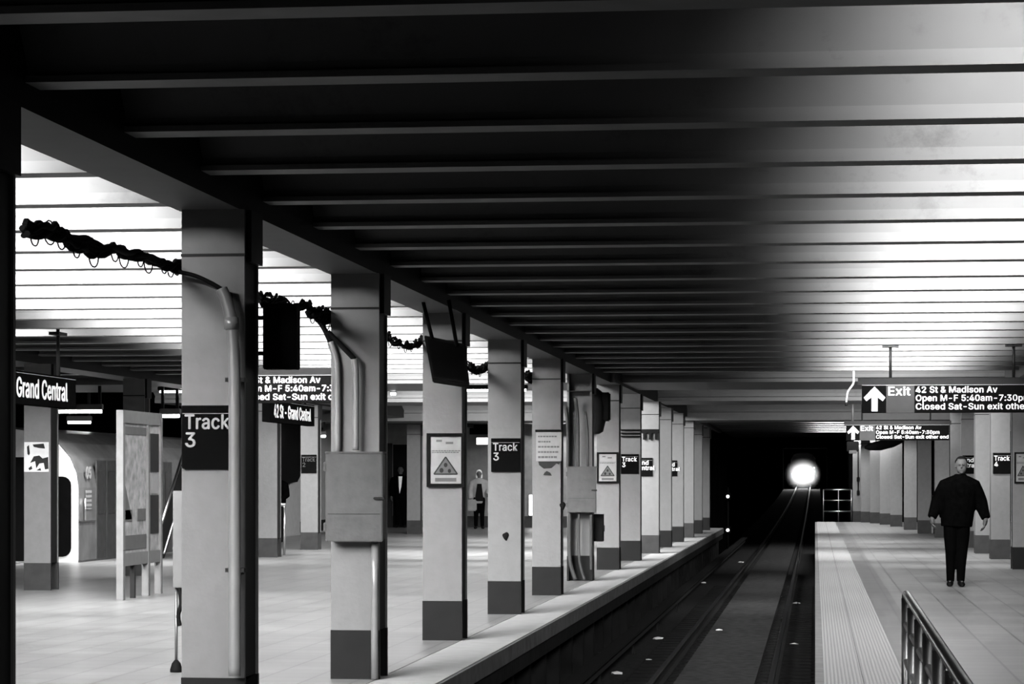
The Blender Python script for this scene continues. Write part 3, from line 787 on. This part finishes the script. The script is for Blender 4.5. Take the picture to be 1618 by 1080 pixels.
for (ya, yb_) in ((1.1, 2.4), (5.3, 6.6), (9.6, 10.9)):
    for s, (y0, y1) in enumerate(((ya, (ya+yb_)/2 - .01), ((ya+yb_)/2 + .01, yb_))):
        dl = obj('door_leaf', bbox(-.02, .012, y0, y1, .03, 1.85, .004), STEELD, t)
        wd = obj('window', bbox(.012, .018, y0 + .12, y1 - .12, .85, 1.65, .003), mat('car_window', .02, .1), dl)
for (y0, y1) in ((2.8, 3.9), (4.0, 5.0), (7.0, 8.1), (8.2, 9.2)):
    obj('side_window', bbox(-.01, .012, y0, y1, .85, 1.6, .003), mat('car_window', .02, .1), t)
s = obj('sticker', bbox(.012, .018, .35, .75, .95, 1.3), PAPER, t)
bm = bmesh.new()
for q in range(4): box(bm, .018, .022, .36, .74, .98 + q*.08, 1.01 + q*.08)
obj('sticker_stripes', bm, INKM, t)
hold = bpy.data.objects.new('car_number', None)
bpy.data.objects.remove(hold)
o = text('car_number', '05', .2, PAPER, t, 0, 0, 0, bold=.03); o.rotation_euler = (PI/2, 0, PI/2); o.location = (.016, .35, 1.52)
obj('grab_handle', cyl((.04, .25, .75), (.04, .25, 1.15), .02), STEEL, t)
obj('skirt_rail', bbox(-.02, .03, 0, Lc, .0, .035), STEELD, t)
obj('belt_rail', bbox(-.01, .02, 0, 1.0, .72, .75), STEEL, t)
bm = bmesh.new(); box(bm, -13.95, -13.73, -12, YEND, -.2, .012); struct('trim_9', bm, EDGE)

# ---------------------------------------------------------------- far walls on the left
bm = bmesh.new(); box(bm, -14.2, -13.95, Yc + Lc + .3, 86, -.2, 3.2); struct('wall_left', bm, WALLM)
bm = bmesh.new(); box(bm, -17.0, -16.8, -12, 95, -1, 3.8); struct('wall_far_left', bm, SOOT)
bm = bmesh.new(); box(bm, -13.95, -3.9, YEND, YEND + .2, -.2, 3.7)
struct('wall_end', bm, mat('end_wall_paint', .12, .5))
bm = bmesh.new(); box(bm, -13.95, -3.9, YEND - .03, YEND, 0, .35); struct('baseboard_end', bm, BANDG)
def facewall(name, u0, u1, v0, v1, m, dy=.06, kind=True):
    a = at_y(u0, v1, YEND - dy); b = at_y(u1, v0, YEND - dy); bm = bbox(a.x, b.x, YEND - dy, YEND - .031, max(a.z, .0), b.z)
    return struct(name, bm, m)
facewall('door_1', 621, 644, 702, 836, BLACK)
facewall('door_2', 612, 620, 700, 836, DARK)
for (u0, u1, v0, v1, lab, e) in ((742, 772, 668, 686, 'black panel high on the end wall right of the tilted monitor column', None),
                              (752, 772, 690, 703, 'small lit white panel below a black one on the end wall', 1.2),
                              (835, 843, 780, 815, 'bright white panel on the end wall in the narrow gap before the torn notice', 1.6)):
    a = at_y(u0, v1, YEND - .1); b = at_y(u1, v0, YEND - .1)
    t = thing('light_box' if e else 'wall_panel', lab, 'light box' if e else 'panel', (a.x, YEND - .13, a.z))
    obj('case', bbox(0, b.x - a.x, .01, .1, 0, b.z - a.z, .004), BLACK, t)
    obj('face', bbox(.02, b.x - a.x - .02, 0, .012, .02, b.z - a.z - .02), mat('lit_face', 1, emit=1.3) if e else SIGNB, t)
# stair enclosure with a slanting soffit at far left wall
p = at_x(440, 845, -13.9)
t = thing('stair_enclosure', 'pale stair enclosure with a slanting dark soffit beyond the Track 3 column', 'stair', (-13.9, p.y, 0))
q = p.y
obj('side_wall', (lambda b_: (prism(b_, ((0, 0), (9, 0), (9, 2.9), (4.6, 2.9), (1.0, 1.4), (0, 1.0)), 'x', 0, .12), b_)[1])(bmesh.new()), WALLM, t)
obj('soffit', (lambda b_: (prism(b_, ((-1.2, 1.35), (1.0, 1.42), (4.6, 2.92), (-1.2, 2.95)), 'x', -.04, .3), b_)[1])(bmesh.new()), BLACK, t)
obj('vent_grille', bbox(.12, .14, 2.2, 6.0, .05, .35), DARK, t)

# tube fixtures added under the wide girder to brighten the columns behind it
for (fx0, fx1, lab, pw_) in ((-6.3, -4.9, 'lit tube fixture added under the wide girder to light columns, in the gap right of the monitor column', 120), (1.9, 3.0, 'lit tube fixture added under the wide girder to light columns, behind the large exit sign', 90), (-11.4, -10.2, 'lit tube fixture added under the wide girder to light columns, hidden mostly by the large Track 3 column', 160)):
    t = thing('ceiling_light', lab, 'light', (fx0, 43.2, 3.03), 0, 'fluorescent fixtures added under the girder')
    obj('housing', bbox(0, fx1 - fx0, -.06, .06, .02, .09, .01), DARK, t); obj('tube', cyl((.03, 0, 0), (fx1 - fx0 - .03, 0, 0), .02), TUBE, t)
    area((fx0 + fx1) / 2, 43.25, 3.0, fx1 - fx0 - .1, .06, pw_, rot=TILT)
# visible light fixtures on the left
def fixture(u0, u1, v, d, label, th=.08):
    a = at_d(u0, v, d); b = at_d(u1, v, d)
    t = thing('ceiling_light', label, 'light', (a.x, a.y, a.z), 0, 'fluorescent fixtures at far left')
    W = (b - a).x
    obj('housing', bbox(0, W, -.06, .06, .03, .13, .01), FRM, t)
    obj('tube', cyl((.02, 0, 0), (W - .02, 0, 0), .028), TUBE, t)
    for x in (.02, W - .08): obj('stem', bbox(x, x + .05, -.02, .02, .12, ceilz(a.y) - a.z), DARK, t)
    return t
fixture(88, 165, 650, 44, 'long lit tube fixture under the ceiling right of the station name sign')
fixture(106, 146, 667, 52, 'short lit tube seen just below the long fixture at far left')
fixture(253, 286, 657, 44, 'lit tube fixture cut by the Track 3 column, above the map stand')
fixture(497, 516, 689, 66, 'small lit tube left of the junction box')
t = fixture(616, 627, 622, 47.0, 'small lit box fixture beside the junction box column')

# ---------------------------------------------------------------- railing pieces
def rail_piece(pts, label, posts, r=.025, rails=(1.0,)):
    pass
p = at_z(449, 877, 0)
t = thing('guard_rail', 'short steel guard rail in front of the person in black', 'railing', (p.x, p.y, 0))
obj('top_bar', cyl((-.75, 0, 1.0), (.03, 0, 1.0), .035), STEEL, t); obj('post', cyl((0, 0, 0), (0, 0, 1.0), .025), STEEL, t); obj('post', cyl((-.7, 0, 0), (-.7, 0, 1.0), .025), STEEL, t)
# end railing on the right platform
p = at_z(1301, 824, 0); q = at_z(1345, 824, 0)
t = thing('end_railing', 'three bar steel railing closing the end of the right platform', 'railing', (p.x, p.y - .1, 0))
Wd = q.x - p.x
for z in (.37, .75, 1.12): obj('rail', cyl((0, 0, z), (Wd, 0, z), .022), STEEL, t)
for x in (0, Wd*.54, Wd): obj('post', cyl((x, 0, 0), (x, 0, 1.12), .022), STEELD, t)
# foreground handrail at the bottom right
HZ = .95
a = at_z(1432, 938, HZ); b = at_z(1524, 1080, HZ); dirn = (b - a).normalized(); 
t = thing('foreground_handrail', 'steel handrail with posts rising at the bottom right of the picture', 'railing', (a.x, a.y, 0))
loc = lambda s, z: Vector((dirn.x*s, dirn.y*s, z))
obj('top_rail', tube([loc(-.02, HZ - .09), loc(-.035, HZ - .04), loc(-.01, HZ - .005), loc(.06, HZ), loc(.3, HZ), loc(8, HZ)], .021, 14), STEEL, t)
obj('lower_rail', cyl(loc(.0, HZ - .15), loc(8, HZ - .15), .016), STEELD, t)
for s_ in (0, .95, 1.9, 2.85, 3.8, 4.75, 5.7, 6.65, 7.6): obj('post', cyl(loc(s_, 0), loc(s_, HZ - .02), .024), STEELD, t)
for z in (.62, .34): obj('mid_rail', cyl(loc(0, z), loc(8, z), .014), STEELD, t)

# ---------------------------------------------------------------- odds over the right platform
p0 = at_z(1349, 598, SOFF); d_ = 42.0
P = spline([at_d(1349, 596, 40.5), at_d(1348, 606, 40.5), at_d(1340, 618, 40.5), at_d(1338, 628, 40.5), at_d(1337, 637, 40.5)])
P[0].z = ceilz(P[0].y) + .01
t = thing('hanging_cable', 'thin pale loose cable dangling from the ceiling left of the large exit sign', 'cable', tuple(P[0]))
obj('cable', tube([x - P[0] for x in P], .014, 8), mat('pale_cable', .55, .5), t)
obj('end_fitting', cyl(P[-1] - P[0] + Vector((0, 0, .02)), P[-1] - P[0] - Vector((0, 0, .04)), .022), DARK, t)
p = at_d(1338, 713, 60); q = at_d(1357, 697, 60)
t = thing('ceiling_camera_box', 'dark box under the smaller exit sign arrow', 'box', (p.x, p.y, p.z))
obj('body', bbox(0, q.x - p.x, 0, .3, 0, q.z - p.z, .01), BLACK, t)
obj('lens_cover', bbox(.05, q.x - p.x - .05, -.03, 0, -.05, .03, .01), BOXG, t)
obj('stem', cyl(((q.x-p.x)/2, .15, q.z - p.z), ((q.x-p.x)/2, .15, ceilz(p.y + .15) - p.z), .03), DARK, t)
p = at_d(1366, 707, 66)
t = thing('ceiling_duct', 'dark tapering duct hanging over the far right platform', 'duct', tuple(p))
bm = bmesh.new(); loft(bm, [(0, 0, 0), (.12, 0, .02), (.4, .3, .06), (.75, .8, .14), (1.0, 1.2, .2)], [.03, (.1, .09), (.15, .13), (.13, .12), .06], 12, side=Vector((0, 1, 0))); obj('shell', bm, BLACK, t)
for (x, y_, z) in ((.3, .2, .15), (.85, 1.0, .26)): obj('strap', cyl((x, y_, z), (x, y_, ceilz(p.y + y_) - p.z), .012), BLACK, t)
yl = RIGHT[12].y - .02
t = thing('pull_switch', 'black cord with two small boxes on the last right column', 'switch', (0, 0, 0))
q = [at_y(1356, v, yl) for v in (705, 757, 778)]
obj('cord', cyl(q[0], q[2], .02), BLACK, t)
for z in (q[1], q[2]): obj('box', bbox(z.x - .05, z.x + .05, yl - .04, yl + .018, z.z - .08, z.z + .08, .01), BLACK, t)
# ink-dark pipe between two right columns
pr = RIGHT[6]
t = thing('drain_pipe', 'dark vertical pipe between two pale columns left of the walking man', 'pipe', (pr.x + .48, pr.y + .15, 0))
obj('pipe', cyl((0, 0, 0), (0, 0, 2.4), .05), BLACK, t); obj('clamp', bbox(-.07, .07, -.06, .06, 1.0, 1.05), DARK, t)

# ---------------------------------------------------------------- signal lamps at end of the left platform
p = at_d(1150, 784, 84); q = at_d(1150, 837, 84)
t = thing('signal_post', 'thin dark signal post with two tiny white lights at the tunnel mouth', 'signal', (p.x, p.y, 0))
g0 = rz(84) - .2
obj('post', cyl((0, .1, g0), (0, .1, p.z + .3), .03), BLACK, t)
for z in (p.z, q.z):
    h = obj('lamp_housing', bbox(-.09, .09, -.02, .1, z - .11, z + .11, .01), BLACK, t)
    obj('lens', cyl((0, -.03, z), (0, -.02, z), .045), mat('signal_light', 1, emit=12), h)

# ---------------------------------------------------------------- tunnel beyond
bm = bmesh.new()
def tun(x0, x1, z0, z1, y0=104, y1=300):
    box(bm, x0, x1, y0, y1, z0, z1)
tun(-3.6, -3.3, -1.5, 5.5, YEND + .2); tun(1.2, 1.5, -1.5, 5.5, YR + 2); struct('wall_tunnel', bm, SOOT)
bm = bmesh.new(); box(bm, -3.6, 1.5, 104, 300, 4.6, 4.9); box(bm, -3.6, 8, 104, 104.3, 3.0, 5); struct('ceiling_tunnel', bm, SOOT)
bm = bmesh.new(); box(bm, 1.2, 8, YR + 3, YR + 3.3, -1.5, 4); struct('wall_right_end', bm, SOOT)
bm = bmesh.new(); box(bm, 7.9, 8.1, -12, YR + 3, -.2, 3.8); struct('wall_right', bm, mat('right_wall', .05, .6))
# approaching train
YT = 268.0; zr = rz(YT)
t = thing('approaching_train', 'distant approaching train with glaring headlights in the dark tunnel', 'train', (XC, YT, zr)); t.rotation_euler = (.0147, 0, 0)
TR = mat('train_front', .004, .5)
bm = bmesh.new(); prism(bm, [(-1.3, .3), (1.3, .3), (1.3, 2.9), (1.05, 3.35), (.5, 3.6), (-.5, 3.6), (-1.05, 3.35), (-1.3, 2.9)], 'y', 0, 14); obj('car_body', bm, TR, t)
bm = bmesh.new(); box(bm, -.4, .4, -.04, 0, .5, 2.7); obj('end_door', bm, DARK, t)
for x in (-.95, .55): obj('cab_window', bbox(x, x + .45, -.02, .01, 1.9, 2.6, .005), BLACK, t)
HL = mat('headlight_lit', 1, emit=200)
for (x, z, r) in ((-.72, 1.32, .36), (.72, 1.34, .36)):  # lenses oversized to fill out the glare
    h = obj('headlight', cyl((x, -.12, z), (x, 0, z), r + .05, 20), STEELD, t)
    obj('lens', cyl((x, -.14, z), (x, -.12, z), r, 20), HL, h)
for (x, z) in ((.75, 2.0), (1.12, 2.02)): 
    h = obj('marker_light', cyl((x, -.08, z), (x, 0, z), .12 if x < 1 else .07), STEELD, t)
    obj('lens', cyl((x, -.1, z), (x, -.08, z), .1 if x < 1 else .06), mat('marker_lit', 1, emit=30), h)
obj('bogie', bbox(-.6, .6, .5, 13, .06, .35), DARK, t)
# haze volume added to give the headlights their lens bloom
hm = bpy.data.materials.new('headlight_bloom_haze'); hm.use_nodes = True; nt = hm.node_tree; nt.nodes.clear()
ou = nt.nodes.new('ShaderNodeOutputMaterial'); vs = nt.nodes.new('ShaderNodeVolumeScatter'); tc = nt.nodes.new('ShaderNodeTexCoord')
gr = nt.nodes.new('ShaderNodeTexGradient'); gr.gradient_type = 'SPHERICAL'; mp = nt.nodes.new('ShaderNodeMapping')
pw = nt.nodes.new('ShaderNodeMath'); pw.operation = 'POWER'; pw.inputs[1].default_value = 2.6
ml = nt.nodes.new('ShaderNodeMath'); ml.operation = 'MULTIPLY'; ml.inputs[1].default_value = BLOOM_HAZE
nt.links.new(tc.outputs['Object'], gr.inputs[0]); nt.links.new(gr.outputs['Fac'], pw.inputs[0]); nt.links.new(pw.outputs[0], ml.inputs[0])
nt.links.new(ml.outputs[0], vs.inputs['Density']); nt.links.new(vs.outputs[0], ou.inputs['Volume'])
bm = bmesh.new(); bmesh.ops.create_uvsphere(bm, u_segments=24, v_segments=16, radius=1)
hz = obj('headlight_bloom_haze', bm, hm); hz.location = (XC, YT - 1.5, zr + 1.35); hz.scale = (2.0, 3, 1.9)
tag(hz, 'haze added as the glare around the headlights of the approaching train', 'haze'); hz['kind'] = 'stuff'

# ---------------------------------------------------------------- people
def skel_mesh(name, parts, voxel, m, parent):
    bm = bmesh.new()
    for p in parts: p(bm)
    o = obj(name, bm, m, parent)
    return bake(o, [('REMESH', dict(mode='VOXEL', voxel_size=voxel)), ('SMOOTH', dict(factor=.5, iterations=3))])
def L(pts, rad, seg=14, side=(1, 0, 0)): return lambda bm: loft(bm, pts, rad, seg, Vector(side))
def ell(c, r, seg=16):
    def f(bm):
        m_ = Matrix.Translation(c) @ Matrix.Diagonal((r[0], r[1], r[2], 1))
        bmesh.ops.create_uvsphere(bm, u_segments=seg, v_segments=seg // 2 + 2, radius=1, matrix=m_)
    return f
def hand(wr, tip, s=1.0, thumb=1):
    wr = Vector(wr); tip = Vector(tip); d = (tip - wr); ln = d.length; d.normalize()
    sd = Vector((0, -1, 0)) - d * (-d.y); sd.normalize(); nn = d.cross(sd)
    out = [L([wr, wr + d*ln*.25, wr + d*ln*.5], [(.028*s, .024*s), (.04*s, .028*s), (.04*s, .024*s)], 10, side=tuple(sd))]
    for i, (o_, l_) in enumerate(((-.03, .42), (-.01, .5), (.01, .47), (.029, .36))):
        a = wr + d*ln*.48 + sd*o_*s; curl = nn * (-.03 * thumb)
        out.append(L([a, a + d*ln*l_*.4, a + d*ln*l_*.75 + curl*.6, a + d*ln*l_ + curl*1.5], [.0105*s, .0105*s, .0095*s, .007*s], 8))
    a = wr + d*ln*.15 + sd*.03*s
    out.append(L([a, a + d*ln*.2 + sd*.03*s, a + d*ln*.4 + sd*.036*s], [.012*s, .011*s, .008*s], 8))
    return out
def head_parts(c, s=1.0):
    c = Vector(c)
    return [ell(c + Vector((0, .012, .02))*s, (.083*s, .094*s, .098*s)), ell(c + Vector((0, -.02, -.05))*s, (.067*s, .066*s, .07*s)),
            ell(c + Vector((0, -.062, -.1))*s, (.028*s, .02*s, .018*s), 10),
            L([c + Vector((0, -.088, .012))*s, c + Vector((0, -.108, -.022))*s, c + Vector((0, -.098, -.036))*s], [.009*s, .015*s, .012*s], 8),
            ell(c + Vector((0, -.078, .022))*s, (.052*s, .016*s, .009*s), 10),
            ell(c + Vector((0, -.082, -.062))*s, (.026*s, .009*s, .006*s), 10), ell(c + Vector((0, -.08, -.076))*s, (.022*s, .009*s, .006*s), 10),
            ell(c + Vector((-.086, .01, -.012))*s, (.009*s, .02*s, .032*s), 10), ell(c + Vector((.086, .01, -.012))*s, (.009*s, .02*s, .032*s), 10)]
def person(loc, rzz, label, J, cloth, trous, hairm, bulk=1.0, voxel=.009, hair='short', skirt=None, extra=None, sc=1.0):
    """J: joints in metres, local frame facing -Y; keys hip, chest, neck, head, shL, elL, wrL, haL, shR..., knL, anL, toL"""
    V = {k_: Vector(v_) for k_, v_ in J.items()}
    t = thing('person', label, 'person', loc, rzz); t.scale = (sc,) * 3
    body = []
    body.append(L([V['hip'] - Vector((0, 0, .08)), V['hip'], (V['hip'] + V['chest'])/2, V['chest'], V['neck'] - Vector((0, 0, .05)), V['neck'], V['head'] - Vector((0, -.01, .06))],
                  [(.13, .09), (.16, .11), (.14, .1), (.17, .11), (.13, .08), (.055, .055), (.052, .055)], 16))
    body += head_parts(V['head'])
    for s in 'LR':
        body.append(L([V['chest'] + Vector((0, 0, .08)), V['sh'+s], (V['sh'+s] + V['el'+s])/2, V['el'+s], (V['el'+s] + V['wr'+s])/2, V['wr'+s]], [.06, .055, .05, .042, .038, .028], 12))
        body += hand(V['wr'+s], V['ha'+s], 1.25, 1 if s == 'L' else -1)
        hp = V['hip'] + Vector((-.09 if s == 'L' else .09, 0, -.02))
        body.append(L([hp, (hp + V['kn'+s])/2, V['kn'+s], (V['kn'+s] + V['an'+s])/2, V['an'+s]], [.09, .075, .055, .052, .038], 12))
        body.append(L([V['an'+s] + Vector((0, .04, -.03)), V['an'+s] + Vector((0, 0, -.03)), V['to'+s]], [.03, .035, .025], 10))
    skel_mesh('body', body, voxel, SKIN, t)
    # coat
    c = []; b_ = bulk; hem = V.get('hem', V['hip'] - Vector((0, 0, .08)))
    c.append(L([hem, hem + (V['hip']-hem)*.5 + Vector((0, 0, .03)), (V['hip']*.6 + V['chest']*.4), V['chest'], V['chest'] + Vector((0, 0, .1)), V['neck'] - Vector((0, 0, .06)), V['neck'] - Vector((0, 0, .005)), V['neck'] + Vector((0, .0, .02))],
               [(.185*b_, .14*b_), (.19*b_, .145*b_), (.2*b_, .15*b_), (.225*b_, .15*b_), (.225*b_, .135*b_), (.16*b_, .105*b_), (.085, .085), (.08, .08)], 18))
    for s in 'LR':
        c.append(L([V['neck'] + Vector((0, 0, -.1)) + (V['sh'+s]-V['chest'])*.25, V['neck']*.45 + V['sh'+s]*.55 + Vector((0, 0, -.045)), V['sh'+s]*.85 + V['el'+s]*.15, (V['sh'+s] + V['el'+s])/2, V['el'+s], (V['el'+s]*.5 + V['wr'+s]*.5), V['wr'+s] + (V['wr'+s]-V['el'+s])*.02],
                   [.08*b_, .09*b_, .1*b_, .095*b_, .085*b_, .07*b_, .055*b_], 14))
    skel_mesh('jacket', c, .012 if voxel < .015 else .02, cloth, t)
    tr = []
    for s in 'LR':
        hp = V['hip'] + Vector((-.085 if s == 'L' else .085, 0, 0))
        tr.append(L([hp + Vector((0, 0, .08)), hp, (hp + V['kn'+s])/2, V['kn'+s], (V['kn'+s] + V['an'+s])/2, V['an'+s] + Vector((0, 0, -.03))], [(.1, .12), (.105, .125), (.1, .105), .08, .066, (.056, .068)], 14))
    skel_mesh('trousers', tr, .014 if voxel < .015 else .022, trous, t)
    for s in 'LR':
        a_, to = V['an'+s], V['to'+s]; bm = bmesh.new()
        loft(bm, [Vector((a_.x, a_.y + .07, .04)), Vector((a_.x, a_.y + .06, .05)), Vector((a_.x, a_.y, .055)), Vector(((a_.x+to.x)/2, (a_.y+to.y)/2, .045)), Vector((to.x, to.y, .035)), Vector((to.x, to.y - .03, .03))],
             [(.02, .03), (.04, .05), (.045, .055), (.048, .045), (.045, .035), (.02, .02)], 12)
        for v_ in bm.verts: v_.co.z = max(v_.co.z, 0)
        obj('shoe', bm, LEATHER, t)
    hc = V['head']
    if hair == 'short':
        def cap(bm):
            ell(hc + Vector((0, .02, .035)), (.09, .099, .097))(bm)
            bmesh.ops.delete(bm, geom=[v_ for v_ in bm.verts if v_.co.z < hc.z + .03 - (v_.co.y - hc.y) * .55 or v_.co.z < hc.z - .02], context='VERTS')
        bm = bmesh.new(); cap(bm)
        for f in bm.faces: f.smooth = True
        obj('hair', bm, hairm, t)
    else:
        skel_mesh('hair', [ell(hc + Vector((0, .035, .04)), (.095, .1, .1)), ell(hc + Vector((-.07, .04, -.06)), (.035, .06, .1)), ell(hc + Vector((.07, .04, -.06)), (.035, .06, .1)), ell(hc + Vector((0, .07, -.06)), (.08, .05, .11))], .012, hairm, t)
    bm = bmesh.new()
    for sx in (-.032, .032): ell(hc + Vector((sx, -.083, .006)), (.014, .008, .008), 10)(bm)
    obj('eyes', bm, mat('eye_dark', .03, .3), t)
    if extra: extra(t, V)
    return t
pz = at_z(1512, 926, 0)
man = dict(hip=(0, .0, .93), hem=(-.005, 0, .84), chest=(.035, .0, 1.34), neck=(.05, .01, 1.56), head=(.062, -.01, 1.70),
           shL=(-.135, .01, 1.44), elL=(-.265, .04, 1.18), wrL=(-.345, -.04, .97), haL=(-.33, -.07, .80),
           shR=(.205, .01, 1.44), elR=(.325, .04, 1.18), wrR=(.40, -.03, .96), haR=(.365, -.06, .77),
           knL=(-.085, -.05, .5), anL=(-.09, .02, .1), toL=(-.10, -.13, .05),
           knR=(.07, -.02, .5), anR=(.05, -.06, .1), toR=(.07, -.21, .05))
def bag(t, V):
    bm = bmesh.new(); loft(bm, [(-.14, .02, .98), (-.16, .03, 1.1), (-.15, .05, 1.2)], [(.1, .07), (.11, .08), (.06, .05)], 12)
    obj('coat_fold', bm, CLOTH, t)
person((pz.x, pz.y, 0), -.05, 'man in a black jacket and black trousers walking towards the viewer on the right platform', man, CLOTH, CLOTH2, HAIR, bulk=1.18, extra=bag, sc=1.0)
stand = dict(hip=(0, 0, .93), chest=(0, 0, 1.34), neck=(0, .01, 1.54), head=(0, -.01, 1.68),
             shL=(-.2, .0, 1.44), elL=(-.26, .03, 1.15), wrL=(-.27, -.04, .92), haL=(-.26, -.07, .75),
             shR=(.2, .0, 1.44), elR=(.26, .03, 1.15), wrR=(.27, -.04, .92), haR=(.26, -.07, .75),
             knL=(-.09, -.02, .5), anL=(-.1, .02, .1), toL=(-.12, -.15, .05), knR=(.09, -.02, .5), anR=(.1, .02, .1), toR=(.12, -.15, .05))
def shirt(t, V):
    bm = bmesh.new(); prism(bm, ((-.05, 1.5), (.06, 1.5), (.03, 1.2), (-.02, 1.0), (-.04, 1.2)), 'y', -.175, -.14); obj('shirt_front', bm, SHIRT, t)
p = at_z(633, 833, 0)
person((p.x, p.y, 0), .1, 'man in a dark suit with a white shirt standing before the dark doorway', stand, CLOTH, CLOTH2, HAIR, voxel=.02, extra=shirt, sc=1.05)
lean = dict(stand); lean.update(head=(0, -.03, 1.66), elR=(.3, -.02, 1.16), wrR=(.22, -.2, 1.02), haR=(.12, -.3, 1.02), elL=(-.28, -.02, 1.16), wrL=(-.2, -.2, 1.02), haL=(-.1, -.3, 1.02))
p = at_z(440, 856, 0)
person((p.x, p.y, 0), -.6, 'person in a black coat leaning by the short guard rail', lean, CLOTH, CLOTH2, HAIR, voxel=.02, bulk=1.1, sc=.96)
wom = dict(stand); wom.update(elR=(.28, -.02, 1.2), wrR=(.24, -.18, 1.06), haR=(.26, -.28, 1.0), hem=(0, 0, .78))
def wbag(t, V):
    bm = bbox(-.36, -.08, -.25, -.1, .55, .9, .03); obj('shoulder_bag', bm, mat('bag_grey', .12, .6), t)
    bm = bmesh.new(); prism(bm, ((-.06, 1.38), (.07, 1.38), (.14, .85), (-.14, .85)), 'y', -.185, -.15); obj('dress_front', bm, BLACK, t)
p = at_z(757, 835, 0)
person((p.x, p.y, 0), .15, 'light haired woman in a grey jacket over black, standing between two columns', wom, mat('grey_jacket', .16, .8), CLOTH2, HAIRL, voxel=.02, hair='long', extra=wbag, sc=.98)
